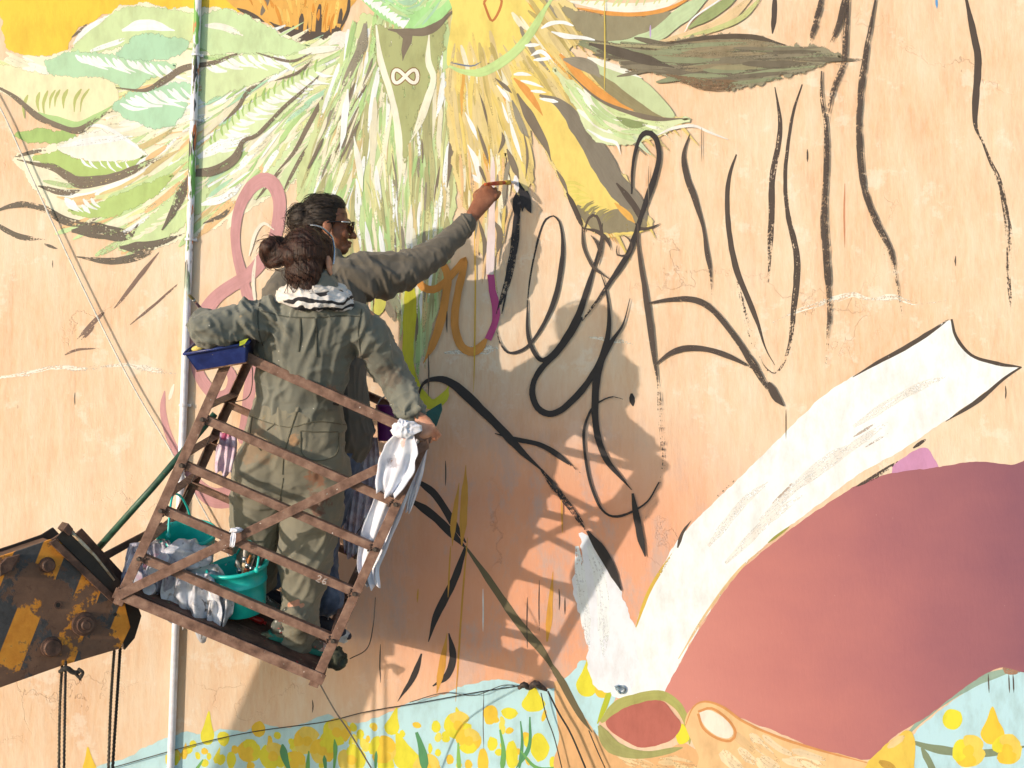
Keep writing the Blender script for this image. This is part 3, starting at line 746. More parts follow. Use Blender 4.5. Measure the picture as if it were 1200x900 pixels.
p = Paint(); p.fill([(602, 92), (614, 84), (640, 108), (664, 142), (700, 200), (742, 246), (756, 268), (722, 273), (692, 266), (674, 238), (642, 172), (616, 130)], rgb(246, 214, 118), rough=1.5, soft=5); q = p.build('painted_yellow_feather')
p = Paint()
random.seed(71)
p.stroke([(632, 112), (658, 124), (690, 166), (720, 214), (744, 244), (757, 268)], [8, 18, 24, 26, 24, 8], rgb(140, 128, 110), dry=0.26, taper=(0.3, 0.05)); p.fill([(676, 240), (700, 250), (730, 245), (752, 252), (757, 268), (722, 274), (692, 267)], rgb(150, 136, 106), dry=0.40, rough=2)
p.barbs([(660, 212), (676, 240), (700, 258)], 10, 22, 4, rgb(236, 214, 110), -1, 70); p.barbs([(680, 246), (712, 262)], 8, 18, 3, rgb(160, 146, 100), -1, 80)
p.stroke([(720, 238), (735, 252), (744, 262)], [4, 8, 3], AMBER, dry=0.3)
p.stroke([(652, 200), (660, 214), (666, 228)], [3, 5, 2], BROWN, dry=0.3); p.stroke([(606, 110), (622, 140), (640, 172), (646, 190)], [6, 12, 7, 3], BROWN, dry=0.34); p.stroke([(600, 118), (612, 150), (622, 165)], [5, 8, 2], GREYBR, dry=0.36)
p.stroke([(602, 92), (618, 108), (636, 136)], [6, 9, 4], ORANGE, dry=0.3)
p.build('brush_marks', q, kind='stuff')
p = Paint(); p.fill([(650, 82), (668, 96), (700, 118), (735, 134), (775, 140), (806, 140), (790, 148), (760, 160), (728, 168), (700, 164), (686, 148), (668, 112)], rgb(226, 230, 178), rough=1.5, soft=6); q = p.build('painted_pale_feather')
p = Paint()
p.plumes([(655, 90), (700, 120), (770, 142), (745, 160), (700, 160), (670, 115)], [(660, 95, 55), (700, 140, 45), (750, 150, 10)], [(CREAM, 4), (PALE, 3), (LGREEN, 3), (rgb(214, 224, 160), 3)], 60, (22, 50), (3, 7))
p.stroke([(722, 138), (740, 146), (762, 146)], [5, 10, 3], rgb(150, 160, 104), dry=0.4)
p.fill([(690, 68), (720, 78), (750, 92), (778, 118), (790, 138), (752, 132), (725, 112), (704, 92)], rgb(206, 214, 162), rough=0.8); p.stroke([(688, 68), (715, 78), (752, 92)], [6, 8, 3], PALE, dry=0.3); p.stroke([(684, 78), (716, 104), (750, 128), (776, 138)], [7, 14, 12, 5], rgb(160, 146, 106), dry=0.3)
p.stroke([(656, 64), (672, 82), (696, 106), (720, 122), (742, 130)], [8, 10, 12, 11, 6], ORANGE, dry=0.22); p.stroke([(664, 84), (700, 116), (736, 132), (770, 140), (806, 139)], [2, 3, 5, 6, 2], BROWN, dry=0.25)
p.stroke([(660, 70), (690, 78), (704, 92)], [8, 16, 6], GREYBR, dry=0.36)
p.stroke([(688, 152), (706, 163), (722, 168), (727, 182)], [3, 4, 4, 1.5], WHITE, dry=0.3); p.stroke([(768, 160), (788, 151), (812, 148), (832, 156), (853, 164)], [2, 4, 3.5, 3, 4], rgb(250, 240, 226), dry=0.3); p.stroke([(742, 160), (752, 172), (764, 184)], [6, 5, 2], rgb(210, 220, 180), dry=0.4)
p.build('brush_marks', q, kind='stuff')
p = Paint(); p.fill([(662, 12), (690, 16), (740, 20), (786, 16), (772, 32), (746, 42), (712, 52), (690, 46)], rgb(160, 148, 116), rough=1.5, soft=6, dry=0.3); q = p.build('painted_olive_feather')
p = Paint()
p.stroke([(668, 2), (700, 6), (730, 10), (775, 6), (806, -8)], [6, 10, 12, 11, 6], rgb(253, 246, 226), dry=0.26); p.barbs([(672, 4), (730, 8), (790, 2)], 12, 16, 3, rgb(226, 224, 160), -1, 60); p.stroke([(676, 10), (712, 16), (750, 17), (785, 10), (818, -8)], [4, 5, 5, 5, 4], ORANGE, dry=0.22)
p.stroke([(712, 50), (740, 50), (770, 40), (804, 14), (836, -10)], [5, 12, 16, 18, 14], rgb(204, 218, 168), dry=0.22); p.stroke([(802, 38), (812, 22), (838, 4), (856, -8)], 2, WHITE, dry=0.3); p.stroke([(806, 34), (830, 18), (868, -8)], [6, 12, 10], rgb(168, 176, 118), dry=0.3)
p.stroke([(770, 50), (820, 38), (850, 24), (886, -8)], [6, 10, 12, 10], rgb(240, 206, 156), dry=0.34); p.stroke([(800, 44), (840, 34), (870, 20), (896, -8)], [3, 6, 7, 6], rgb(210, 208, 140), dry=0.4)
p.build('brush_marks', q, kind='stuff')
p = Paint(); p.fill([(684, 50), (720, 54), (760, 57), (800, 48), (835, 43), (882, 46), (925, 55), (960, 57), (985, 66), (972, 74), (922, 88), (872, 103), (835, 103), (795, 95), (765, 84), (720, 74)], rgb(156, 146, 118), rough=2.0, dry=0.36, soft=9); q = p.build('painted_dark_leaf')
p = Paint()
random.seed(81)
p.plumes([(700, 54), (840, 46), (980, 66), (860, 98), (760, 80)], [(700, 60, 12), (790, 70, 5), (850, 70, -3), (950, 68, -2)], [(rgb(124, 112, 92), 4), (rgb(152, 154, 118), 3), (rgb(142, 130, 106), 3), (rgb(170, 158, 120), 1), (rgb(160, 142, 110), 2)], 90, (40, 100), (4, 9), (0.34, 0.50), 0.1)
p.stroke([(780, 52), (830, 45), (880, 44), (925, 55)], [3, 5, 6, 3], rgb(104, 90, 74), dry=0.38); p.stroke([(780, 88), (830, 100), (880, 98)], [4, 14, 8], rgb(140, 112, 84), dry=0.46); p.stroke([(690, 52), (740, 66), (790, 80)], [8, 12, 6], rgb(104, 92, 78), dry=0.36)
p.build('brush_marks', q, kind='stuff')
p = Paint()
for pts, w in [([(634, 34), (646, 28), (660, 27), (672, 31)], [5, 5, 4, 6]), ([(646, 38), (662, 43), (682, 45), (697, 48)], [4, 6, 4, 7]), ([(615, 54), (633, 53)], 4.5), ([(622, 66), (634, 61), (646, 70)], [3, 5, 5]), ([(625, 71), (646, 69)], 4), ([(602, 88), (612, 87), (623, 89)], [5, 4, 3]), ([(610, 95), (622, 98), (637, 103)], [4, 4, 2]), ([(622, 107), (640, 109)], [4, 3]), ([(632, 116), (654, 120)], [3, 5]),
               ([(582, 100), (592, 112), (598, 120)], [2, 5, 2]), ([(545, 132), (554, 150), (560, 165)], [2, 5, 2]), ([(548, 170), (558, 190), (562, 215)], [3, 7, 3]), ([(554, 205), (562, 215)], [4, 9]), ([(597, 140), (604, 165), (612, 190)], [3, 5, 2]), ([(588, 120), (596, 145)], [2, 4])]:
    p.stroke(pts, w, WHITE, dry=0.2)
p.build('white_highlights', YP, kind='stuff')
p = Paint()
for pts, w in [([(562, 110), (568, 130), (572, 150)], [1, 3, 1]), ([(560, 150), (568, 175), (574, 195)], [2, 4, 2]), ([(584, 180), (590, 165), (588, 155)], [2, 5, 2]), ([(580, 92), (594, 104), (600, 110)], [2, 5, 2]), ([(594, 175), (602, 195), (608, 210)], [4, 8, 5]), ([(560, 255), (568, 285), (566, 310)], [3, 5, 2]), ([(578, 258), (586, 275), (582, 300)], [3, 8, 3]), ([(612, 150), (618, 180), (616, 210)], [1, 3, 2]), ([(562, 195), (570, 215)], [5, 3])]:
    p.stroke(pts, w, BROWN, dry=0.32)
p.build('dark_accents', YP, kind='stuff')

# ---- script letters and outlines
def mark(name, pts, w, col=INK, dry=0.30, **kw):
    f = Paint(); f.stroke(pts, w, col, dry=dry, **kw); return f.build(name)
random.seed(91)
PK = dict(dry=0.02, taper=(0.05, 0.05), wob=0.03, end_dry=0.02)
mark('painted_pink_letter', [(300, 372), (290, 345), (281, 312), (276, 285), (278, 256), (286, 232), (298, 217), (312, 211), (324, 222), (328, 246), (322, 280), (308, 304), (290, 324), (270, 336), (253, 349), (240, 368), (232, 392), (228, 418), (236, 444), (254, 464), (269, 459), (272, 441), (262, 425), (250, 424)], [13, 13, 12, 11, 12, 14, 16, 17, 16, 15, 15, 16, 16, 15, 16, 17, 15, 13, 13, 14, 12, 11, 9, 6], PINK, **PK)
mark('painted_pink_letter', [(302, 420), (296, 440), (292, 462), (288, 490), (282, 520)], [14, 15, 14, 12, 10], PINK, **PK)
mark('painted_pink_letter', [(193, 458), (191, 480), (197, 508), (212, 540), (232, 570), (254, 584), (275, 580), (292, 570)], [4, 7, 8, 10, 16, 24, 24, 16], PINK, **PK)
for pts in ([(292, 300), (300, 272), (310, 262), (322, 270)], [(300, 362), (297, 330), (300, 300)]): mark('painted_white_sketch', pts, 4, rgb(254, 238, 214), 0.35)
mark('painted_white_sketch', [(204, 450), (198, 470)], 4, rgb(255, 240, 216), 0.35)
LIME = rgb(222, 214, 62)
mark('painted_lime_letter', [(478, 322), (481, 350), (480, 380), (478, 412), (480, 440), (490, 462), (506, 474), (520, 466), (526, 452)], [12, 15, 15, 14, 15, 16, 13, 10, 3], LIME, dry=0.12, taper=(0.15, 0.05))
mark('painted_lime_letter', [(478, 405), (472, 425), (470, 438)], [8, 6, 3], LIME, dry=0.2)
OR = rgb(236, 160, 78)
mark('painted_orange_letter', [(512, 306), (500, 304), (491, 312), (490, 326), (496, 337), (508, 340), (518, 334), (528, 324), (538, 312), (545, 304), (540, 328), (535, 352), (533, 380), (538, 402), (550, 412), (562, 408), (572, 394)], [8, 9, 8, 8, 9, 9, 9, 9, 8, 7, 9, 9, 9, 10, 10, 10, 8], OR, dry=0.14, taper=(0.05, 0.05))
mark('painted_orange_letter', [(506, 304), (518, 309), (525, 324), (523, 345), (517, 375), (508, 402), (496, 426)], [7, 9, 9, 9, 10, 9, 4], OR, dry=0.16, taper=(0.1, 0.15))
mark('painted_magenta_letter', [(572, 398), (580, 378), (581, 360), (577, 340), (575, 322)], [8, 8, 9, 8, 8], rgb(206, 84, 140), dry=0.14, taper=(0, 0))
mark('painted_pale_stroke', [(574, 322), (575, 296), (576, 262), (577, 225), (578, 184)], [9, 10, 8, 6, 5], rgb(253, 228, 218), dry=0.2, taper=(0, 0.1))
for pts in ([(556, 262), (557, 340), (556, 420), (555, 460)], [(573, 170), (574, 200)]): mark('painted_yellow_drip', pts, 1.8, rgb(240, 190, 70), 0.2)
BK = rgb(56, 52, 54, 0.8)
mark('painted_black_letter', [(606, 222), (606, 250), (603, 285), (596, 325), (586, 356), (580, 372)], [8, 9, 9, 8, 6, 3], BK, dry=0.44, end_dry=0.04)
mark('painted_black_letter', [(605, 228), (606, 262)], 9, BK, 0.05, taper=(0.1, 0.5))
mark('painted_black_letter', [(608, 214), (613, 232), (612, 248)], [5, 8, 4], BK, 0.15); mark('painted_black_letter', [(617, 224), (618, 240), (622, 250)], [7, 9, 4], BK, 0.25)
mark('painted_white_sketch', [(604, 206), (606, 226)], 6, rgb(255, 244, 240), 0.1)
mark('painted_black_letter', [(588, 368), (594, 340)], 2, BK, 0.3)
MK = [  # dark sketch lines: points, widths, dryness
    ([(648, 253), (640, 257), (633, 272), (625, 305), (620, 335), (618, 358)], [4, 4, 2.5, 2, 2, 3], 0.42), ([(618, 352), (618, 385), (622, 405), (632, 421), (642, 420), (658, 403), (676, 373), (686, 345), (695, 316), (703, 286), (706, 262)], [3, 5, 5, 5, 5, 6, 7, 6, 4, 3.5, 4], 0.26),
    ([(648, 253), (655, 260), (659, 281), (658, 310), (650, 350), (638, 378), (622, 402), (608, 412), (595, 413), (586, 402), (582, 388)], [4, 4, 4.5, 5, 5, 4, 3, 4, 4, 4, 3], 0.34),
    ([(684, 272), (690, 256), (699, 254), (705, 274), (703, 300), (697, 318)], [4, 4, 4, 4, 4, 4], 0.3), ([(682, 266), (684, 290), (694, 312), (705, 321), (715, 328)], [4, 4, 4, 4, 2], 0.3), ([(684, 268), (700, 272), (711, 281), (716, 294)], [3, 5, 5, 2], 0.3), ([(692, 276), (700, 286), (704, 302)], [2, 4, 3], 0.34),
    ([(664, 226), (674, 246), (684, 270)], [6, 7, 5], 0.3), ([(744, 262), (750, 268), (760, 268), (774, 262)], [4, 5, 4, 1], 0.26), ([(722, 215), (736, 232), (748, 250), (752, 266)], [6, 8, 8, 6], 0.32),
    ([(740, 228), (741, 196), (748, 166), (757, 156), (767, 161), (772, 181), (767, 207), (757, 236), (749, 260), (744, 277), (735, 300), (715, 330), (700, 352), (682, 376)], [5, 5, 5, 6, 6, 5, 6, 6, 5, 6, 6, 6, 6, 7], 0.36),
    ([(682, 372), (668, 394), (652, 414), (636, 430), (626, 446), (624, 462), (630, 478), (643, 485), (657, 481), (676, 464), (694, 440), (707, 415), (713, 386), (713, 360), (709, 336), (704, 322)], [8, 9, 8, 7, 6, 7, 7, 7, 7, 7, 7, 7, 6, 5, 5, 4], 0.2),
    ([(723, 288), (723, 299), (735, 299), (740, 290), (737, 281), (730, 276)], 2.4, 0.25),
    ([(747, 262), (748, 292), (754, 332), (760, 371), (764, 402), (768, 432), (771, 452)], [4, 5, 6, 8, 7, 7, 6], 0.28), ([(771, 450), (774, 490), (777, 528), (775, 560), (768, 578)], [7, 7, 7, 6, 5], 0.47), ([(772, 565), (758, 588), (735, 602), (718, 605), (706, 598), (698, 584), (690, 560), (685, 530), (684, 506), (688, 490), (695, 477), (706, 469), (718, 465), (730, 468)], [4, 3, 3, 2.5, 2.5, 3, 3, 3, 3, 3, 3, 3, 3, 2], 0.33),
    ([(740, 461), (742, 476)], 6, 0.34), ([(758, 356), (788, 351), (815, 352), (836, 365), (860, 394), (880, 424), (897, 452), (916, 476)], [7, 8, 8, 7, 7, 9, 8, 5], 0.33), ([(767, 428), (785, 414), (806, 408), (830, 410), (856, 419), (882, 432)], [6, 7, 8, 7, 7, 7], 0.32),
    ([(808, 158), (801, 180), (804, 205), (814, 234), (824, 268), (828, 295), (832, 318), (834, 346)], [4, 7, 8, 7, 4, 6, 6, 2], 0.3), ([(863, 181), (855, 205), (852, 236), (855, 276), (863, 316), (875, 346), (887, 376), (897, 408), (908, 428)], [6, 8, 7, 7, 8, 7, 6, 4, 3], 0.26), ([(864, 330), (874, 370), (886, 410), (902, 440)], [5, 7, 7, 6], 0.48),
    ([(738, 350), (730, 380), (717, 400), (706, 420), (700, 440), (697, 470), (699, 506), (710, 538), (726, 558), (740, 574)], [2, 3, 5, 6, 8, 8, 7, 8, 8, 4], 0.22), ([(741, 578), (745, 602), (750, 628), (756, 652)], [7, 7, 8, 7], 0.26),
    ([(908, -10), (907, 20), (905, 40)], [6, 7, 7], 0.26), ([(964, -10), (956, 25), (946, 56)], [7, 7, 4], 0.38), ([(991, -8), (982, 30), (971, 54)], [8, 7, 5], 0.36), ([(994, -10), (990, 40), (988, 75), (978, 100), (971, 126), (969, 150)], [7, 7, 7, 7, 6, 3], 0.38), ([(962, 84), (962, 115), (967, 148), (968, 185), (966, 222), (965, 262), (968, 310), (971, 350), (970, 390), (966, 440)], [5, 7, 7, 8, 7, 9, 9, 7, 7, 4], 0.38),
    ([(908, 102), (914, 140), (912, 170), (905, 208), (904, 250), (902, 300), (900, 336)], [4, 7, 7, 8, 8, 7, 5], 0.36), ([(940, 99), (930, 130), (924, 165), (920, 208), (923, 250), (932, 290), (934, 320), (930, 362), (926, 400), (918, 426), (908, 438), (896, 430), (890, 418)], [5, 6, 5, 5, 6, 8, 9, 7, 6, 6, 7, 7, 5], 0.35),
    ([(1027, -10), (1018, 40), (1010, 90), (1006, 140), (1007, 180), (1013, 225), (1026, 260), (1043, 295), (1050, 330), (1057, 372)], [5, 8, 8, 8, 8, 8, 8, 8, 6, 4], 0.37), ([(1130, -10), (1140, 35), (1146, 72), (1143, 120), (1143, 146), (1149, 164)], [7, 9, 9, 9, 10, 8], 0.26), ([(1149, 160), (1160, 188), (1170, 210), (1177, 240), (1182, 275), (1184, 312)], [7, 5, 6, 7, 9, 10], 0.4), ([(1180, 290), (1182, 330), (1186, 372)], [4, 5, 4], 0.42),
    ([(488, 474), (496, 450), (514, 444), (532, 451), (560, 476), (590, 506), (612, 530), (636, 552)], [3, 5, 7, 9, 10, 9, 9, 8], 0.24), ([(634, 550), (652, 574), (672, 600), (692, 628)], [7, 7, 6, 7], 0.46), ([(688, 622), (706, 648), (718, 670), (728, 692)], [8, 11, 9, 6], 0.2), ([(580, 508), (606, 515), (632, 521), (652, 532), (680, 554)], [3, 5, 5, 6, 2], 0.36),
    ([(484, 560), (510, 580), (530, 611), (546, 636)], [8, 8, 8, 8], 0.28), ([(546, 640), (532, 680), (512, 720), (502, 752)], [8, 8, 8, 5], 0.26), ([(494, 766), (485, 792), (466, 822)], [5, 6, 2], 0.2), ([(526, 742), (531, 770), (524, 792), (507, 804)], [4, 8, 7, 7], 0.24), ([(478, 584), (505, 602), (526, 622), (546, 642)], [8, 9, 9, 8], 0.3),
    ([(999, 442), (1030, 424), (1060, 408), (1092, 388), (1112, 374)], [3, 5, 6, 6, 7], 0.28), ([(1115, 374), (1120, 394), (1138, 416), (1168, 426), (1196, 430)], [7, 5, 4, 5, 7], 0.24), ([(1197, 430), (1176, 444), (1148, 468), (1108, 494)], [6, 4, 6, 4], 0.3), ([(838, 584), (870, 556)], [5, 4], 0.48), ([(794, 642), (800, 624), (810, 610)], [5, 4, 2], 0.3), ([(1000, 572), (1026, 558), (1053, 540)], [3, 6, 4], 0.4), ([(1070, 525), (1086, 514)], [5, 4], 0.35),
    ([(900, 448), (908, 464), (918, 476)], [9, 10, 6], 0.25)]
for pts, w, dry in MK:
    lit = min(q[0] for q in pts) > 745 or max(q[1] for q in pts) < 330      # sunlight put into the ink: marks in sun paler, drier; shadowed ones darker
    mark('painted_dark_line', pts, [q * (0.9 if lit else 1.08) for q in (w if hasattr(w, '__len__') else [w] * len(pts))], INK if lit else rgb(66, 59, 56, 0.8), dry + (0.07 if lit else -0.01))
OB = rgb(120, 106, 76)
for pts, w in [([(545, 640), (575, 682), (602, 722), (640, 770), (652, 794)], [7, 8, 9, 11, 10]), ([(646, 778), (660, 802), (680, 838), (694, 858)], [9, 9, 7, 5])]: mark('painted_olive_line', pts, w, OB, 0.3)
ORD = rgb(234, 166, 70)
for pts, w, d in [([(546, 545), (544, 590), (541, 640)], [2, 9, 7], 0.28), ([(538, 566), (532, 610), (530, 640)], [2, 7, 3], 0.3), ([(528, 640), (525, 700)], 2, 0.3), ([(548, 630), (542, 700), (536, 790), (534, 822)], 2.2, 0.3), ([(524, 742), (518, 780), (512, 812)], [2, 8, 5], 0.3), ([(648, 670), (644, 720), (641, 752)], [2, 7, 8], 0.3), ([(658, 585), (659, 625)], 2, 0.3), ([(490, 690), (489, 706)], 2, 0.3)]: mark('painted_orange_drip', pts, w, ORD, d)
for x, y0, y1, c, w in [(502, 415, 465, INK, 1.6), (524, 365, 390, INK, 1.8), (762, 30, 45, rgb(210, 180, 220), 2), (1098, -8, 10, rgb(110, 170, 220), 3), (708, 0, 110, rgb(230, 200, 100), 1.6), (760, 195, 240, BROWN, 1), (1178 - 58, 300, 312, INK, 2), (946, 175, 190, INK, 2), (822, 150, 190, BROWN, 1), (990, 215, 290, rgb(220, 150, 110), 2), (1178, 452, 468, INK, 1.6), (921, 480, 515, INK, 1.2), (88, 460, 475, BROWN, 1.4), (62, 305, 314, BROWN, 1.4), (522, 540, 570, INK, 1.6), (566, 690, 740, WHITE, 1.5), (446, 755, 800, INK, 1.4), (366, 820, 835, INK, 1.5), (655, 690, 715, INK, 1.6), (662, 700, 720, INK, 1.6), (632, 680, 740, INK, 1.3), (618, 700, 760, INK, 1.3), (567, 810, 880, INK, 1)]:
    mark('painted_drip', [(x, y0), (x + random.uniform(-1, 1), (y0 + y1) / 2), (x, y1)], w, c, 0.34)

# ================================================================== generic solids
def frame_along(path):
    """parallel-transported frames along a polyline (numpy n x 3)"""
    T = np.gradient(path, axis=0); T /= np.linalg.norm(T, axis=1)[:, None] + 1e-12
    a = np.array([0, 0, 1.0]) if abs(T[0][2]) < 0.9 else np.array([1.0, 0, 0])
    u = np.cross(T[0], a); u /= np.linalg.norm(u)
    Us = [u]
    for k in range(1, len(path)):
        u = Us[-1] - T[k] * np.dot(Us[-1], T[k]); u /= np.linalg.norm(u) + 1e-12
        Us.append(u)
    Us = np.array(Us)
    return T, Us, np.cross(T, Us)
def sweep(path, radius, seg=8, step=None, lobes=0, lobe_amp=0.25, turns=0.0, flat=1.0, smooth_n=None, cap=True):
    """tube along path; returns (verts, faces)"""
    A = np.array([tuple(p) for p in path], float)
    R = np.array(radius if hasattr(radius, '__len__') else [radius] * len(A), float)
    if smooth_n: 
        B = catmull(np.column_stack([A, R]), n=smooth_n); A, R = B[:, :3], B[:, 3]
    T, U, V = frame_along(A)
    n = len(A)
    v, f = [], []
    for k in range(n):
        for q in range(seg):
            a = 2 * math.pi * q / seg
            r = R[k] * (1 + (lobe_amp * math.cos(lobes * a) if lobes else 0))
            b = a + turns * 2 * math.pi * k / n
            v.append(A[k] + U[k] * math.cos(b) * r + V[k] * math.sin(b) * r * flat)
    for k in range(n - 1):
        for q in range(seg):
            f.append((k * seg + q, k * seg + (q + 1) % seg, (k + 1) * seg + (q + 1) % seg, (k + 1) * seg + q))
    if cap:
        f.append(tuple(range(seg - 1, -1, -1))); f.append(tuple((n - 1) * seg + q for q in range(seg)))
    return v, f
def join(*vfs):
    v, f = [], []
    for a, b in vfs:
        o = len(v); v += list(a); f += [tuple(i + o for i in q) for q in b]
    return v, f
def boxvf(c, ex, ey, ez):
    """box about c with half-extent vectors"""
    c, ex, ey, ez = (np.array(tuple(q), float) for q in (c, ex, ey, ez))
    v = [c + sx * ex + sy * ey + sz * ez for sx in (-1, 1) for sy in (-1, 1) for sz in (-1, 1)]
    return v, [(0, 1, 3, 2), (4, 6, 7, 5), (0, 4, 5, 1), (2, 3, 7, 6), (0, 2, 6, 4), (1, 5, 7, 3)]
def prism(poly, off):
    """polygon (3D points) pushed by the vector off"""
    n = len(poly)
    v = [np.array(tuple(p), float) for p in poly]; v = v + [p + np.array(tuple(off)) for p in v]
    f = [tuple(range(n)), tuple(range(2 * n - 1, n - 1, -1))] + [(k, k + n, (k + 1) % n + n, (k + 1) % n) for k in range(n)]
    return v, f
def solid(name, vf, mat, parent=None, smooth=False, bevel=0.0):
    bm = bmesh.new()
    bv = [bm.verts.new(tuple(p)) for p in vf[0]]
    for q in vf[1]:
        try: bm.faces.new([bv[i] for i in q])
        except ValueError: pass
    if bevel:
        bmesh.ops.recalc_face_normals(bm, faces=bm.faces)
        ed = [e for e in bm.edges if len(e.link_faces) == 2 and e.calc_face_angle(0) > 0.6]
        bmesh.ops.bevel(bm, geom=ed, offset=bevel, segments=1, profile=0.7, affect='EDGES')
    return bm_obj(name, bm, mat, parent, smooth)
def lathe(axis_o, axis_d, prof, seg=32, ref=None):
    """profile [(radius, height)] turned about the axis"""
    o = np.array(tuple(axis_o), float); d = np.array(tuple(axis_d), float); d /= np.linalg.norm(d)
    a = np.array([0, -1.0, 0]) if ref is None else np.array(tuple(ref), float)
    u = np.cross(d, a); u /= np.linalg.norm(u); w = np.cross(d, u)
    v, f = [], []
    for r, h in prof:
        for q in range(seg):
            t = 2 * math.pi * q / seg
            v.append(o + d * h + (u * math.cos(t) + w * math.sin(t)) * r)
    for k in range(len(prof) - 1):
        for q in range(seg):
            f.append((k * seg + q, k * seg + (q + 1) % seg, (k + 1) * seg + (q + 1) % seg, (k + 1) * seg + q))
    return v, f

def ellip_low(c, r):
    return lathe(Vector(c) + Vector((0, r, 0)), (0, -1, 0), [(0.0, 0.0), (r * .8, r * .4), (r, r), (r * .75, r * 1.6), (0.0, r * 1.9)], 8, ref=(0, 0, 1))

# ================================================================== the crane basket
M_IRON = mottled('rusty_brown_iron', rgb(134, 98, 80), rgb(96, 66, 52), rgb(164, 128, 106), 26, 0.62, 0.0, 0.35, 90, [rgb(228, 214, 200), rgb(150, 150, 138)], 60, 0.735)
M_FLOOR = mottled('dirty_basket_floor', rgb(104, 72, 58), rgb(52, 40, 34), rgb(140, 104, 84), 14, 0.8, 0.0, 0.4, 50, [rgb(150, 140, 110), rgb(170, 60, 50), rgb(120, 128, 96)], 30, 0.70)
TL, TR, BL = P(268, 405, .90), P(507, 512, .80), P(137, 702, .82)
E1 = (TR - TL); BW = E1.length; E1.normalize()
E2 = (BL - TL); BH = E2.length; E2.normalize()
E3 = E1.cross(E2); E3 = E3 if E3.y > 0 else -E3; E3.normalize()
E2 = E3.cross(E1); E2 = E2 if E2.z < 0 else -E2
BD = 0.60
def B(a, b, c): return TL + E1 * a + E2 * b + E3 * c          # along the rail, down the post, towards the wall
BASKET = empty('crane_basket', B(BW / 2, BH, BD / 2), 'rusty brown angle-iron work basket tilted at the end of the crane boom', 'basket')
AW, AT = 0.037, 0.005
def angle_iron(name, p, q, fa, fb, w=AW, t=AT, parent=None, mat=None):
    """L-section from p to q with its corner on the line, flanges along fa and fb"""
    p, q = Vector(p), Vector(q)
    fa, fb = Vector(fa).normalized(), Vector(fb).normalized()
    prof = [Vector((0, 0, 0)), fa * w, fa * w + fb * t, fa * t + fb * t, fa * t + fb * w, fb * w]
    return solid(name, prism([p + k for k in prof], q - p), mat or M_IRON, parent or BASKET, bevel=0.0012)
for c, sg in ((0.0, 1), (BD, -1)):
    for a, sa in ((0.0, 1), (BW, -1)):
        angle_iron('post', B(a, -0.004, c), B(a, BH + 0.02, c), E1 * sa, E3 * sg)
    angle_iron('top_rail', B(0.004, -0.006, c - sg * 0.006), B(BW - 0.004, -0.006, c - sg * 0.006), E2, E3 * sg)
    for b in (0.273, 0.462, 0.648, 0.846):
        angle_iron('rail', B(0.012, b, c + sg * 0.0055), B(BW - 0.012, b, c + sg * 0.0055), E2, E3 * sg, w=0.032)
    angle_iron('floor_beam', B(-0.01, BH, c - sg * 0.006), B(BW + 0.01, BH, c - sg * 0.006), -E2, E3 * sg, w=0.042)
for a, sa in ((0.0, 1), (BW, -1)):
    for b in ((0.0, 0.235, 0.43, 0.60, 0.79) if sa > 0 else (0.0, 0.30, 0.60, 0.86)):
        angle_iron('end_rail', B(a + sa * 0.0055, b, 0.012), B(a + sa * 0.0055, b, BD - 0.012), E2, E1 * sa, w=0.032)
    angle_iron('end_beam', B(a - sa * 0.006, BH, 0.01), B(a - sa * 0.006, BH, BD - 0.01), -E2, E1 * sa, w=0.042)
# single diagonal across the open front
solid('diagonal_brace', prism([B(BW - 0.012, 0.012, -0.009), B(BW + 0.006, 0.045, -0.009), B(0.022, BH - 0.005, -0.009), B(0.0, BH - 0.035, -0.009)], E3 * -0.006), M_IRON, BASKET, bevel=0.001)
# floor plate with chequered planks
for k in range(4):
    c0, c1 = 0.02 + k * 0.14, 0.02 + (k + 1) * 0.14 - 0.006
    solid('floor_plank', prism([B(0.03, BH - 0.040, c0), B(BW - 0.03, BH - 0.040, c0), B(BW - 0.03, BH - 0.040, c1), B(0.03, BH - 0.040, c1)], E2 * 0.02), M_FLOOR, BASKET, bevel=0.002)
def floor_pt(a, c, up=0.0): return B(a, BH - 0.040 - up, c)
# bolt heads where the rails meet the posts
M_BOLT = mottled('bolt_steel', rgb(96, 84, 74), scale=60, rough=0.5, metal=0.4)
for b in (0.292, 0.480, 0.667, 0.865):
    for a in (0.022, BW - 0.022):
        solid('bolt', lathe(B(a, b, -0.001), -E3, [(0.0, 0.010), (0.008, 0.010), (0.009, 0.006), (0.009, -0.004)], 6), M_BOLT, BASKET)
M_WELDB = mottled('rough_weld', rgb(88, 66, 56), scale=80, rough=0.7, bstr=0.8, bscale=150)
random.seed(12)
for b in (0.278, 0.467, 0.653, 0.851):
    for a, dx in ((0.040, 1), (BW - 0.040, -1)):
        vf = join(*[ellip_low(B(a + random.uniform(-.004, .004), b + 0.004 + q * 0.008, -0.0005), random.uniform(.0035, .0055)) for q in range(4)])
        tag(solid('weld', vf, M_WELDB, BASKET, smooth=True), kind='stuff')
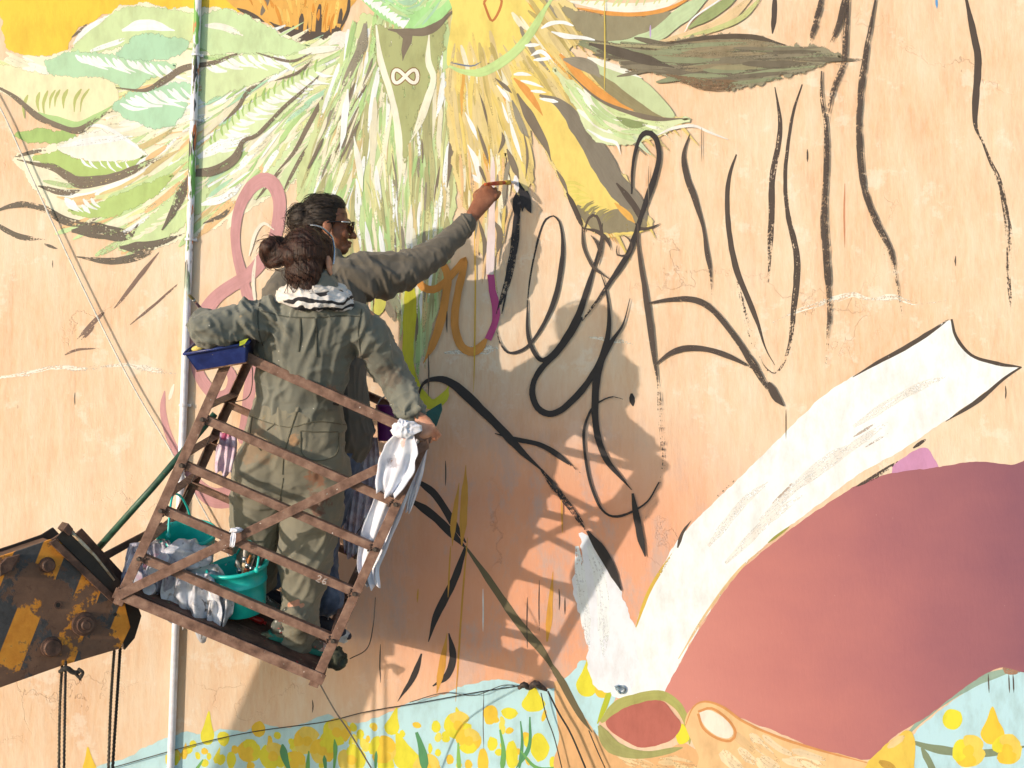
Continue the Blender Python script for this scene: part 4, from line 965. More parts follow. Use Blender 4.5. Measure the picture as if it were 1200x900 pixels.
# hand-painted figures on a rail
M_WHITEPAINT = mottled('old_white_paint', rgb(190, 174, 162), scale=40, rough=0.8)
def rail_mark(pts, w, b0, a0):
    P3 = [B(a0 + x, b0 + y, 0.0) for x, y in pts]
    v, f = [], []
    for k, p in enumerate(P3):
        q = P3[min(k + 1, len(P3) - 1)] - P3[max(k - 1, 0)]
        n = q.cross(E3).normalized() * w / 2
        v += [p + n - E3 * 0.0008, p - n - E3 * 0.0008]
    for k in range(len(P3) - 1): f.append((2 * k, 2 * k + 1, 2 * k + 3, 2 * k + 2))
    return v, f
vf = join(rail_mark([(0, .008), (.006, .002), (.013, .006), (.012, .014), (0, .027), (.015, .027)], .004, .652, BW - .175),
          rail_mark([(.036, .003), (.026, .009), (.024, .020), (.030, .027), (.038, .023), (.036, .016), (.026, .017)], .004, .652, BW - .175))
tag(solid('painted_number', vf, M_WHITEPAINT, BASKET), kind='stuff')
# wire ties
M_WIRE = mottled('dark_wire', rgb(70, 58, 50), scale=80, rough=0.6)
for pts in ([(427, 607), (423, 618), (418, 626), (421, 640), (415, 655)], [(292, 412), (296, 440), (290, 466), (262, 472)], [(440, 700), (437, 735), (430, 760), (410, 772)], [(258, 484), (238, 532), (218, 580), (202, 612)]):
    v, f = sweep([P(x, y, 0.5 + 0.06 * math.sin(k)) for k, (x, y) in enumerate(pts)], 0.0022, 5, smooth_n=8)
    solid('tie_wire', (v, f), M_WIRE, BASKET, smooth=True)
# green steadying bar from the boom to the basket
M_GREENBAR = mottled('green_painted_bar', rgb(44, 88, 66), rgb(26, 56, 42), rgb(70, 116, 90), 20, 0.5, 0.0, 0.2, 80, [rgb(130, 90, 60)], 50, 0.70)
solid('steadying_bar', sweep([P(112, 646, 0.60), P(180, 570, 0.58), P(252, 485, 0.55)], 0.0135, 10), M_GREENBAR, BASKET, smooth=True)

# ================================================================== the crane boom
def boom_material():
    m, nt, b = nodes_of('striped_rusty_boom')
    co = objco(nt)
    sep = nt.nodes.new('ShaderNodeSeparateXYZ'); nt.links.new(co, sep.inputs[0])
    s = math_n(nt, 'SUBTRACT', math_n(nt, 'MULTIPLY', sep.outputs[0], 1.0 / math.cos(math.radians(34))), math_n(nt, 'MULTIPLY', sep.outputs[2], 0.36))
    s = math_n(nt, 'FRACT', math_n(nt, 'DIVIDE', math_n(nt, 'ADD', s, 10.112), 0.182))
    st = ramp(nt, s, [(0.0, WHT), (0.50, WHT), (0.51, BLK), (0.985, BLK), (1.0, WHT)])
    n1 = noise(nt, 7, 8, 0.72, co); n2 = noise(nt, 30, 6, 0.7, co); n3 = noise(nt, 4.5, 6, 0.65, co)
    org = ramp(nt, n2.outputs[0], [(0.3, rgb(228, 136, 36)), (0.6, rgb(250, 162, 50)), (0.75, rgb(252, 186, 96))])
    blk = ramp(nt, n2.outputs[0], [(0.3, rgb(60, 56, 54)), (0.6, rgb(86, 82, 80)), (0.8, rgb(104, 100, 98))])
    c = mixc(nt, st.outputs[0], blk.outputs[0], org.outputs[0])
    rust = ramp(nt, n1.outputs[0], [(0.3, rgb(94, 64, 48)), (0.6, rgb(130, 92, 68)), (0.8, rgb(154, 110, 80))])
    wear = math_n(nt, 'ADD', math_n(nt, 'ADD', math_n(nt, 'MULTIPLY', n3.outputs[0], 0.55), math_n(nt, 'MULTIPLY', n1.outputs[0], 0.30)), math_n(nt, 'MULTIPLY', n2.outputs[0], 0.15))
    rm = ramp(nt, wear, [(0.512, BLK), (0.532, WHT)])
    c = mixc(nt, rm.outputs[0], c, rust.outputs[0])
    sp = ramp(nt, n2.outputs[0], [(0.62, BLK), (0.66, WHT)])
    c = mixc(nt, math_n(nt, 'MULTIPLY', sp.outputs[0], 0.6), c, rgb(92, 62, 46))
    nt.links.new(c, b.inputs['Base Color'])
    b.inputs['Roughness'].default_value = 0.62
    hh = math_n(nt, 'ADD', math_n(nt, 'MULTIPLY', rm.outputs[0], -0.5), math_n(nt, 'MULTIPLY', n2.outputs[0], 0.5))
    bump(nt, b, hh, 0.5, 0.003)
    return m
M_BOOM = boom_material()
M_RUST = mottled('rusty_steel', rgb(98, 68, 54), rgb(56, 38, 30), rgb(132, 96, 74), 18, 0.65, 0.1, 0.4, 70, [rgb(150, 100, 60)], 40, 0.70)
M_DARKSTEEL = mottled('greasy_dark_steel', rgb(54, 44, 38), scale=22, rough=0.45, metal=0.2)
BOOM_D, BOOM_T = 0.78, 0.20
PHI = math.radians(34)                                   # the boom comes in from the left and from the camera's side of the basket
B0 = P(150, 722, BOOM_D - .03)
BN = Vector((-math.sin(PHI), math.cos(PHI), 0))           # plate normal, towards the wall
def PB(px, py, out=0.0):
    """photograph point on the boom's near side plane, moved out metres towards the camera"""
    o = cam.location; r = P(px, py, 0) - o
    return o + r * ((B0 - BN * out - o).dot(BN) / r.dot(BN))
plate = [(-420, 962), (-420, 760), (0, 652), (28, 643), (62, 631), (76, 622), (100, 648), (134, 689), (146, 706), (153, 735), (141, 760), (70, 781), (0, 806)]
BOOM = empty('crane_boom', PB(-150, 820), 'rusty crane boom head with worn orange and black stripes', 'crane boom')
npl = [PB(x, y) for x, y in plate]
npl[1] = npl[2] + (npl[1] - npl[2]) * 2.7; npl[0] = npl[12] + (npl[0] - npl[12]) * 2.7     # the arm runs on out of the picture
yv = BN
solid('near_side_plate', prism(npl, yv * 0.014), M_BOOM, BOOM, bevel=0.002)
solid('far_side_plate', prism([p + yv * BOOM_T for p in npl], yv * 0.014), M_DARKSTEEL, BOOM, bevel=0.002)
BX = Vector((math.cos(PHI), math.sin(PHI), 0))
def web(name, i, j, inset=0.012, mat=M_RUST):
    a, b_ = npl[i], npl[j]
    c = sum(npl, Vector()) / len(npl)
    d = (b_ - a).normalized(); n = BN.cross(d).normalized(); n = n if n.dot(c - a) > 0 else -n
    solid(name, prism([a + n * inset + yv * 0.014, b_ + n * inset + yv * 0.014, b_ + n * (inset + .01) + yv * 0.014, a + n * (inset + .01) + yv * 0.014], yv * (BOOM_T - 0.014)), mat, BOOM)
web('top_plate', 1, 2); web('top_plate', 2, 4); web('bottom_plate', 12, 0); web('bottom_plate', 10, 12)
# pins and bolts on the near plate
def pin(x, y, rings, seg=20, mat=M_RUST):
    solid('pin', lathe(PB(x, y), -BN, rings, seg, ref=(0, 0, 1)), mat, BOOM, smooth=False, bevel=0.0)
s_ = (5 - BOOM_D) / 1300
pin(98, 731, [(0, .046), (4.5 * s_, .046), (5.5 * s_, .042), (5.5 * s_, .036), (9 * s_, .036), (9.5 * s_, .030), (9.5 * s_, .020), (13 * s_, .018), (13.5 * s_, -.002)], 28)
pin(60, 758, [(0, .034), (8.5 * s_, .034), (9.5 * s_, .030), (9.5 * s_, .012), (11 * s_, .010), (11.5 * s_, -.002)], 24)
pin(55, 662, [(0, .040), (6 * s_, .040), (7 * s_, .036), (7 * s_, .010), (8.5 * s_, .008), (9 * s_, -.002)], 18)
pin(68, 709, [(2.8 * s_, -.002), (2.8 * s_, .003), (4.5 * s_, .003), (4.8 * s_, -.002)], 18)
for x, y, r in ((68, 709, 2.8), (135, 720, 2.2)):
    solid('bolt_hole', lathe(PB(x, y, .0008), -BN, [(0, 0), (r * s_, 0)], 16, ref=(0, 0, 1)), M_DARKSTEEL, BOOM)
# sloped end bracket with its weld and clamp angle
def plate3(name, pts, d, t, mat, par=BOOM, bev=0.0015): return solid(name, prism([PB(x, y, d) for x, y in pts], yv * t), mat, par, bevel=bev)
plate3('end_flange', [(58, 636), (66, 632), (137, 700), (140, 712), (128, 703)], 0.022, 0.020, M_RUST)
plate3('bracket_web', [(66, 630), (80, 615), (142, 682), (136, 700)], 0.004, 0.008, M_DARKSTEEL)
plate3('bracket_lip', [(74, 621), (80, 613), (86, 620), (82, 628)], 0.03, 0.10, M_RUST)
M_WELD = mottled('pale_weld', rgb(196, 180, 150), rgb(150, 96, 50), rgb(226, 214, 196), 40, 0.6)
solid('weld_bead', sweep([PB(82, 622, .006), PB(96, 636, .006), PB(112, 652, .006), PB(134, 680, .006)], [0.006, 0.007, 0.005, 0.004], 7), M_WELD, BOOM, smooth=True)
plate3('clamp_plate', [(88, 626), (96, 619), (150, 678), (142, 686)], -0.10, 0.012, M_RUST)
plate3('clamp_plate', [(118, 650), (190, 612), (193, 618), (122, 658)], -0.16, 0.012, M_RUST)
plate3('top_lug', [(0, 662), (8, 654), (24, 650), (14, 668), (0, 676)], 0.03, 0.03, M_RUST)
plate3('stop_plate', [(150, 690), (158, 700), (166, 722), (158, 748), (146, 762), (142, 740)], -0.10, 0.03, M_DARKSTEEL)
solid('basket_pivot', sweep([P(140, 704, BOOM_D + 0.01), P(146, 700, BOOM_D - 0.34)], 0.020, 14), M_DARKSTEEL, BOOM, smooth=True)

# ------------------------------------------------------------------ ropes under the boom
M_ROPE = mottled('dirty_rope', rgb(96, 84, 70), rgb(40, 36, 32), rgb(128, 114, 96), 90, 0.9, bstr=0.5, bscale=200)
M_BLACKROPE = mottled('black_rope', rgb(52, 48, 44), rgb(26, 24, 22), rgb(84, 78, 70), 90, 0.9, bstr=0.5, bscale=200)
def rope(pts, r, mat, label):
    pts3 = [P(*q) for q in pts]
    path = catmull([tuple(p) for p in pts3], n=60)
    L = np.linalg.norm(np.diff(path, axis=0), axis=1).sum()
    v, f = sweep(path, r, 12, lobes=3, lobe_amp=0.22, turns=L / 0.045)
    o = solid('rope', (v, f), mat, smooth=True)
    return tag(o, label, 'rope', 'ropes hanging from the boom')
rope([(73, 775, .86), (70, 830, .86), (69, 900, .86), (68, 1010, .86)], 0.0048, M_ROPE, 'leftmost braided rope hanging under the striped boom')
rope([(77, 775, .88), (76, 830, .88), (75, 900, .88), (74, 1010, .88)], 0.0046, M_BLACKROPE, 'dark rope hanging from the knot under the boom')
rope([(134, 760, .70), (130, 820, .70), (127, 900, .70), (123, 1010, .70)], 0.0052, M_ROPE, 'pale braided rope hanging below the boom tip')
rope([(141, 757, .66), (137, 820, .66), (132, 900, .66), (127, 1010, .66)], 0.0056, M_BLACKROPE, 'rightmost dark rope hanging below the boom tip')
kv = join(sweep([P(70, 787, .88), P(78, 783, .90), P(86, 788, .89), (P(94, 787, .88))], [0.007, 0.010, 0.009, 0.007], 8, smooth_n=4),
          sweep([P(92, 784, .88), P(97, 788, .89), P(94, 794, .88), P(89, 790, .88)], 0.006, 7, smooth_n=4),
          *[sweep([P(94, 790, .88), P(96 + random.uniform(-4, 4), 797 + random.uniform(-2, 2), .88)], 0.0014, 4) for _ in range(6)])
tag(tag(solid('rope_knot', kv, M_BLACKROPE, smooth=True), 'frayed black rope knot tied under the striped boom', 'knot'), kind=None)

# ------------------------------------------------------------------ conduit and cables on the wall
def pipe_material():
    m, nt, b = nodes_of('paint_stained_white_pipe')
    co = objco(nt)
    sep = nt.nodes.new('ShaderNodeSeparateXYZ'); nt.links.new(co, sep.inputs[0])
    up = nt.nodes.new('ShaderNodeMapRange'); up.inputs['From Min'].default_value = 3.1; up.inputs['From Max'].default_value = 3.75
    nt.links.new(sep.outputs[2], up.inputs[0])
    n0 = noise(nt, 30, 3, 0.5, co)
    c = ramp(nt, n0.outputs[0], [(0.3, rgb(226, 216, 214)), (0.6, rgb(246, 240, 240))]).outputs[0]
    for sc_, col, th in ((3.2, rgb(120, 176, 84), 0.56), (4.1, rgb(52, 48, 44), 0.60), (5.3, rgb(214, 116, 60), 0.60), (6.3, rgb(92, 120, 60), 0.58)):
        nn = noise(nt, sc_, 4, 0.6, objco(nt, (5, 5, 1)))
        nt.nodes[-1].location = (0, 0)
        rr = ramp(nt, nn.outputs[0], [(th, BLK), (th + 0.02, WHT)])
        c = mixc(nt, math_n(nt, 'MULTIPLY', rr.outputs[0], math_n(nt, 'MINIMUM', math_n(nt, 'MULTIPLY', up.outputs[0], 3.0), 1.0)), c, col)
    nt.links.new(c, b.inputs['Base Color'])
    b.inputs['Roughness'].default_value = 0.4
    return m
PIPE = empty('wall_pipe', P(197, 990, .03), 'thin white vertical pipe on the wall, stained with paint near the top', 'pipe')
pa, pb = P(232, 0, .018), P(200, 900, .018)
pd = (pb - pa)
solid('conduit', sweep([pa - pd * 0.35, pa, pa + pd * 0.5, pb, pb + pd * 0.10], 0.0165, 18), pipe_material(), PIPE, smooth=True)
M_PVC = mottled('white_pvc', rgb(238, 230, 226), scale=30, rough=0.45)
for y in (67, 145, 288, 483):
    q = pa + pd * (y / 900)
    vf = join(lathe(q, pd, [(0.0185, -.006), (0.0205, -.005), (0.0205, .005), (0.0185, .006)], 20), boxvf(q + Vector((0.022, 0.010, 0)), (0.010, 0, 0), (0, 0.007, 0), (0, 0, 0.006)))
    solid('pipe_clip', vf, M_PVC, PIPE)
M_CABLE = mottled('white_cable', rgb(232, 222, 206), scale=40, rough=0.6)
def cable(pts, d, r, mat, label, seg=6):
    path = [P(x, y, d if not isinstance(d, (list, tuple)) else d[k]) for k, (x, y) in enumerate(pts)]
    o = solid('cable', sweep(path, r, seg, smooth_n=10), mat, smooth=True)
    return tag(o, label, 'cable')
cable([(-60, 20), (0, 126), (40, 214), (90, 322), (150, 442), (200, 528), (262, 640), (300, 705)], 0.022, 0.0034, M_CABLE, 'pale cable slanting down the wall across the pipe to the basket')
M_BLKC = mottled('black_cable', rgb(48, 44, 42), scale=40, rough=0.5)
M_GREYC = mottled('grey_cable', rgb(130, 116, 106), scale=40, rough=0.5)
cable([(374, 800), (392, 832), (412, 862), (444, 915)], [0.70, 0.5, 0.35, 0.2], 0.0032, M_GREYC, 'grey cable running down from the lower right basket corner')
cable([(120, 903), (230, 872), (300, 857), (380, 846), (430, 834), (500, 822), (560, 811), (612, 803)], 0.02, 0.0022, M_BLKC, 'thin black wire sagging above the yellow flowers to the insulator', 5)
cable([(480, 823), (520, 812), (556, 815), (590, 803), (614, 806)], [0.03, 0.02, 0.035, 0.02, 0.025], 0.0018, M_BLKC, 'tangled short wire beside the black insulator', 5)
cable([(634, 812), (640, 838), (650, 866), (662, 915)], 0.03, 0.0026, M_BLKC, 'left black wire dropping from the insulator to the bottom edge', 5)
cable([(642, 810), (654, 834), (668, 858), (682, 890), (692, 915)], 0.035, 0.0045, M_BLKC, 'thick twisted black wire dropping from the insulator', 6)
cable([(690, 856), (700, 880), (716, 915)], 0.02, 0.0026, M_BLKC, 'short dark wire hanging below the olive painted rim', 5)
iv = sweep([P(608, 807, .035), P(614, 802, .045), P(620, 806, .035), P(627, 801, .05), P(634, 805, .04), P(641, 809, .03)], [0.007, 0.013, 0.012, 0.015, 0.013, 0.006], 9, smooth_n=3)
tag(solid('insulator', iv, mottled('tarred_tape', rgb(62, 50, 46), rgb(30, 26, 24), rgb(110, 80, 66), 60, 0.6, bstr=0.8, bscale=120), smooth=True), 'lumpy dark taped wire joint on the wall above the flowers', 'insulator')
hv = join(lathe(P(728, 808, 0.004), (0, -1, 0), [(0.018, -0.002), (0.020, 0.006), (0.015, 0.008), (0.012, -0.002)], 14, ref=(0, 0, 1)), boxvf(P(723, 806, 0.012), (0.008, 0, 0.003), (0, 0.012, 0), (-0.003, 0, 0.008)))
tag(solid('wall_anchor', hv, mottled('grey_anchor', rgb(150, 170, 176), rgb(80, 66, 60), rgb(220, 214, 204), 60, 0.6)), 'small pale metal anchor set in the white painted collar', 'anchor')

# ================================================================== people
from mathutils.bvhtree import BVHTree
def limb(pts, rad, ref=(1, 0, 0), seg=22, n=6):
    """closed tapered limb; rad entries r or (along ref, across)"""
    A = np.array([tuple(p) for p in pts], float)
    R = np.array([(r, r) if not hasattr(r, '__len__') else r for r in rad], float)
    C = catmull(np.column_stack([A, R]), n=n)
    A, R = C[:, :3], np.maximum(C[:, 3:], 0.002)
    # rounded ends
    def cap(a, b, r):
        d = (a - b) / (np.linalg.norm(a - b) + 1e-9); m = r.mean()
        return [(a + d * m * k, r * math.sqrt(max(0.0, 1 - k * k))) for k in (0.35, 0.65, 0.87, 0.985)]
    st, en = cap(A[0], A[1], R[0])[::-1], cap(A[-1], A[-2], R[-1])
    A2 = np.array([q[0] for q in st] + list(A) + [q[0] for q in en]); R2 = np.array([q[1] for q in st] + list(R) + [q[1] for q in en])
    T = np.gradient(A2, axis=0); T /= np.linalg.norm(T, axis=1)[:, None] + 1e-12
    ref = np.array(ref, float)
    v, f = [], []
    for k in range(len(A2)):
        u = ref - T[k] * np.dot(ref, T[k]); L = np.linalg.norm(u)
        if L < 0.15: u = np.cross(T[k], (0.3, 0.5, 0.8)); L = np.linalg.norm(u)
        u /= L; w = np.cross(T[k], u)
        for q in range(seg):
            a = 2 * math.pi * q / seg
            v.append(A2[k] + u * math.cos(a) * R2[k][0] + w * math.sin(a) * R2[k][1])
    m = len(A2)
    for k in range(m - 1):
        for q in range(seg): f.append((k * seg + q, k * seg + (q + 1) % seg, (k + 1) * seg + (q + 1) % seg, (k + 1) * seg + q))
    f.append(tuple(range(seg - 1, -1, -1))); f.append(tuple((m - 1) * seg + q for q in range(seg)))
    return v, f
def ellip(c, r, X=(1, 0, 0), Y=(0, 1, 0), Z=(0, 0, 1), seg=20, rings=12):
    c = np.array(tuple(c), float); X, Y, Z = (np.array(tuple(q), float) for q in (X, Y, Z))
    v, f = [c + Z * r[2]], []
    for i in range(1, rings):
        t = math.pi * i / rings
        for q in range(seg):
            a = 2 * math.pi * q / seg
            v.append(c + X * r[0] * math.sin(t) * math.cos(a) + Y * r[1] * math.sin(t) * math.sin(a) + Z * r[2] * math.cos(t))
    v.append(c - Z * r[2])
    for q in range(seg): f.append((0, 1 + q, 1 + (q + 1) % seg))
    for i in range(rings - 2):
        for q in range(seg):
            a = 1 + i * seg + q; b_ = 1 + i * seg + (q + 1) % seg
            f.append((a, a + seg, b_ + seg, b_))
    o = 1 + (rings - 2) * seg; e = len(v) - 1
    for q in range(seg): f.append((e, o + (q + 1) % seg, o + q))
    return v, f
def voxel(name, vfs, size, mat, parent=None, relax=2, shape=None):
    """unite closed solids into one continuous surface"""
    v, f = join(*vfs)
    bm = bmesh.new(); bv = [bm.verts.new(tuple(p)) for p in v]
    for q in f:
        try: bm.faces.new([bv[i] for i in q])
        except ValueError: pass
    bmesh.ops.recalc_face_normals(bm, faces=bm.faces)
    me = bpy.data.meshes.new('tmp'); bm.to_mesh(me); bm.free()
    t = bpy.data.objects.new('tmp', me); COL.objects.link(t)
    md = t.modifiers.new('r', 'REMESH'); md.mode = 'VOXEL'; md.voxel_size = size; md.adaptivity = 0.0
    if relax:
        ms = t.modifiers.new('s', 'SMOOTH'); ms.factor = 0.5; ms.iterations = relax
    dg = bpy.context.evaluated_depsgraph_get()
    out = bpy.data.meshes.new_from_object(t.evaluated_get(dg))
    bpy.data.objects.remove(t); bpy.data.meshes.remove(me)
    out.name = name; out.materials.clear(); out.materials.append(mat)
    if shape is not None:
        n = len(out.vertices)
        co = np.empty(n * 3); out.vertices.foreach_get('co', co); co = co.reshape(-1, 3)
        no = np.empty(n * 3); out.vertices.foreach_get('normal', no); no = no.reshape(-1, 3)
        co = co + no * shape(co, no)[:, None]
        out.vertices.foreach_set('co', co.ravel())
    out.polygons.foreach_set('use_smooth', [True] * len(out.polygons))
    out.update()
    return link(bpy.data.objects.new(name, out), parent)
def folds(bones):
    """wrinkle field: bones [(p0, p1, along, around, amp, seed)]; along/around are fold frequencies"""
    def fn(co, no):
        best = np.full(len(co), 1e9); out = np.zeros(len(co)); wsum = np.zeros(len(co))
        for p0, p1, fa, fr, amp, sd in bones:
            p0, p1 = np.array(tuple(p0)), np.array(tuple(p1))
            d = p1 - p0; L = np.linalg.norm(d); d /= L
            s = (co - p0) @ d
            t = np.clip(s, 0, L)
            q = co - (p0 + d * t[:, None]); dist = np.linalg.norm(q, axis=1)
            u = np.cross(d, (0.31, 0.87, 0.2)); u /= np.linalg.norm(u); w = np.cross(d, u)
            qn = q / (dist[:, None] + 1e-6)
            ca, sa = qn @ u, qn @ w
            warp = 0.5 * vnoise(np.stack([s * 6 + sd, ca * 1.1, sa * 1.1], 1))
            n1 = vnoise(np.stack([s * fa + 0.9 * ca - 0.6 * sa + warp * 1.2 + sd * 7.1, ca * fr + warp, sa * fr], 1))
            n2 = vnoise(np.stack([s * fa * 2.1 + sd * 3.3 + warp, ca * fr * 1.9, sa * fr * 1.9 + warp], 1))
            c1, c2 = np.clip(1 - 2.6 * np.abs(n1), 0, 1), np.clip(1 - 3.0 * np.abs(n2), 0, 1)
            h = amp * (c1 ** 1.3 + 0.4 * c2 - 0.35)
            wt = np.exp(-(dist / 0.075) ** 2) + 1e-6
            out += h * wt; wsum += wt
        return out / wsum
    return fn
def bvh(o):
    return BVHTree.FromPolygons([v.co[:] for v in o.data.vertices], [p.vertices[:] for p in o.data.polygons])
def onto(tree, px, py, lift=0.0012):
    r = (P(px, py, 0.0) - cam.location).normalized()
    h = tree.ray_cast(cam.location, r)
    if h[0] is None: return None
    nn = h[1] if h[1].dot(r) < 0 else -h[1]
    return h[0] + nn * lift, nn
def strip_on(name, obj, pts, w, mat, lift=0.0015, thick=0.0, step=4, tree=None):
    """a seam, strap or stain laid on the surface of obj along photograph points"""
    tree = tree or bvh(obj)
    C = catmull(pts, step=step)
    hits = [h for h in (onto(tree, x, y, lift) for x, y in C) if h]
    if len(hits) < 2: return None
    v, f = [], []
    for k, (p, n) in enumerate(hits):
        t = hits[min(k + 1, len(hits) - 1)][0] - hits[max(k - 1, 0)][0]
        s = t.cross(n).normalized() * w / 2
        v += [p + s - n * 0.003, p + s * 0.7 + n * thick, p - s * 0.7 + n * thick, p - s - n * 0.003]
    for k in range(len(hits) - 1):
        for q in range(3): f.append((4 * k + q, 4 * k + q + 1, 4 * k + q + 5, 4 * k + q + 4))
    return mesh_obj(name, v, f, mat, obj, smooth=True)

def cloth(name, base, dark, light, scale=9, stains=(), weave=700, spots=None, rough=0.9):
    m, nt, b = nodes_of(name)
    co = objco(nt)
    n1 = noise(nt, scale, 6, 0.62, co)
    c = ramp(nt, n1.outputs[0], [(0.28, dark), (0.5, base), (0.74, light)]).outputs[0]
    nd = noise(nt, 24, 5, 0.65, co)
    for (x, y, z), r, col, k in stains:
        vm = nt.nodes.new('ShaderNodeVectorMath'); vm.operation = 'DISTANCE'
        nt.links.new(co, vm.inputs[0]); vm.inputs[1].default_value = (x, y, z)
        dd = math_n(nt, 'ADD', math_n(nt, 'DIVIDE', vm.outputs['Value'], r), math_n(nt, 'MULTIPLY', math_n(nt, 'SUBTRACT', nd.outputs[0], 0.5), 3.0))
        rr = ramp(nt, dd, [(0.55, (k, k, k, 1)), (0.95, BLK)])
        c = mixc(nt, rr.outputs[0], c, col)
    if spots:
        for q, sc_ in enumerate(spots):
            ns = noise(nt, 55 + 20 * q, 2, 0.5, co); rs = ramp(nt, ns.outputs[0], [(0.765, BLK), (0.78, WHT)])
            c = mixc(nt, rs.outputs[0], c, sc_)
    nt.links.new(c, b.inputs['Base Color'])
    b.inputs['Roughness'].default_value = rough
    b.inputs['Sheen Weight'].default_value = 0.15
    n2 = noise(nt, weave, 2, 0.5, co); n3 = noise(nt, 60, 4, 0.6, co)
    bump(nt, b, math_n(nt, 'ADD', math_n(nt, 'MULTIPLY', n2.outputs[0], 0.3), n3.outputs[0]), 0.25, 0.004)
    return m
def skin(name, base, dark, light):
    m = mottled(name, base, dark, light, 18, 0.5, bstr=0.15, bscale=160)
    b = m.node_tree.nodes['Principled BSDF']
    b.inputs['Subsurface Weight'].default_value = 0.12; b.inputs['Subsurface Radius'].default_value = (0.01, 0.004, 0.002)
    return m
def hair_mat(name, base, light, axis=(1, 1, 0.12)):
    m, nt, b = nodes_of(name)
    co = objco(nt, axis)
    n1 = noise(nt, 130, 4, 0.6, co); n2 = noise(nt, 18, 3, 0.5, objco(nt))
    f = math_n(nt, 'ADD', math_n(nt, 'MULTIPLY', n1.outputs[0], 0.7), math_n(nt, 'MULTIPLY', n2.outputs[0], 0.3))
    c = ramp(nt, f, [(0.38, base), (0.7, light)]).outputs[0]
    nt.links.new(c, b.inputs['Base Color'])
    b.inputs['Roughness'].default_value = 0.5
    b.inputs['Specular IOR Level'].default_value = 0.3
    bump(nt, b, n1.outputs[0], 0.9, 0.006)
    return m

class Head:
    """a head built in its own axes: X to the face, Y to the left ear, Z up"""
    def __init__(s, o, fwd, tilt=0.0, k=1.0):
        s.o = np.array(tuple(o), float); X = Vector(fwd).normalized()
        Y = Vector((0, 0, 1)).cross(X).normalized(); Z = X.cross(Y)
        q = Quaternion(X, tilt); Y, Z = q @ Y, q @ Z
        s.X, s.Y, s.Z = (np.array(tuple(w)) for w in (X, Y, Z)); s.k = k
    def p(s, x, y, z): return s.o + (s.X * x + s.Y * y + s.Z * z) * s.k
    def e(s, c, r, **kw): return ellip(s.p(*c), [q * s.k for q in r], s.X, s.Y, s.Z, **kw)
    def t(s, pts, rad, ref=None): return limb([s.p(*q) for q in pts], [r * s.k if not hasattr(r, '__len__') else [a * s.k for a in r] for r in rad], ref if ref is not None else s.Y, n=4, seg=14)
    def parts(s):
        L = [s.e((-.012, 0, .035), (.095, .076, .088)), s.e((.032, 0, -.035), (.055, .060, .082)), s.e((.058, 0, -.092), (.034, .036, .026)), s.e((.01, 0, -.075), (.06, .056, .04)),
             s.t([(.082, 0, .012), (.098, 0, -.012), (.112, 0, -.034)], [(.009, .009), (.012, .011), (.016, .012)]), s.e((.098, .012, -.038), (.012, .010, .009)), s.e((.098, -.012, -.038), (.012, .010, .009)),
             s.t([(.066, .046, .018), (.083, .020, .021), (.086, 0, .018), (.083, -.020, .021), (.066, -.046, .018)], [.010, .012, .010, .012, .010], s.Z),
             s.e((.062, .034, -.035), (.026, .026, .028)), s.e((.062, -.034, -.035), (.026, .026, .028)),
             s.e((.092, 0, -.064), (.013, .024, .0075)), s.e((.089, 0, -.078), (.013, .021, .0085)), s.e((.070, .031, .0), (.014, .015, .011)), s.e((.070, -.031, .0), (.014, .015, .011)),
             s.e((-.008, .078, -.018), (.020, .009, .033)), s.e((-.008, -.078, -.018), (.020, .009, .033)), s.e((-.002, .080, -.046), (.010, .007, .012)), s.e((-.002, -.080, -.046), (.010, .007, .012)),
             s.t([(-.02, 0, -.05), (-.022, 0, -.10), (-.012, 0, -.135)], [.056, .052, .050])]
        return L
def hand_parts(wrist, centre, k_dir, into, curl=1.0, k=1.0, thumb_side=-1, spread=1.0):
    """palm, four curled fingers of unequal length and a thumb leaving the side of the palm"""
    wr, ce = np.array(tuple(wrist)), np.array(tuple(centre))
    h = ce - wr; h /= np.linalg.norm(h)
    a = np.array(tuple(k_dir), float); a -= h * (a @ h); a /= np.linalg.norm(a)
    w = np.array(tuple(into), float); w -= h * (w @ h) + a * (w @ a); w /= np.linalg.norm(w)
    L = [limb([wr - h * .03, wr, ce - h * .01 * k, ce + h * .028 * k], [(.026 * k, .021 * k), (.027 * k, .020 * k), (.041 * k, .017 * k), (.041 * k, .014 * k)], a, n=5)]
    for q, (off, l1, l2, l3) in enumerate([(-.034, .043, .026, .020), (-.0115, .047, .030, .022), (.0115, .044, .027, .021), (.033, .034, .021, .018)]):
        off *= -thumb_side * -1 * spread
        kn = ce + h * (.036 - .004 * abs(q - 1)) * k + a * off * k
        d1 = h * math.cos(curl * 0.75) + w * math.sin(curl * 0.75); d2 = h * math.cos(curl * 1.95) + w * math.sin(curl * 1.95); d3 = h * math.cos(curl * 2.9) + w * math.sin(curl * 2.9)
        p1 = kn + d1 * l1 * k * 0.9; p2 = p1 + d2 * l2 * k; p3 = p2 + d3 * l3 * k * 0.8
        L.append(limb([kn - h * .015 * k, kn - w * .002, p1, p2, p3], [.0092 * k, .0094 * k, .0086 * k, .0078 * k, .0064 * k], a, seg=12, n=4))
    t0 = ce - h * .030 * k + a * thumb_side * .026 * k + w * .006; t1 = t0 + (h * .022 + a * thumb_side * .016 + w * .012) * k; t2 = t1 + (h * .030 + a * thumb_side * -.002 + w * .012) * k; t3 = t2 + (h * .022 - a * thumb_side * .008 + w * .008) * k
    L.append(limb([t0, t1, t2, t3], [.013 * k, .0125 * k, .0105 * k, .0078 * k], a, seg=12, n=4))
    return L
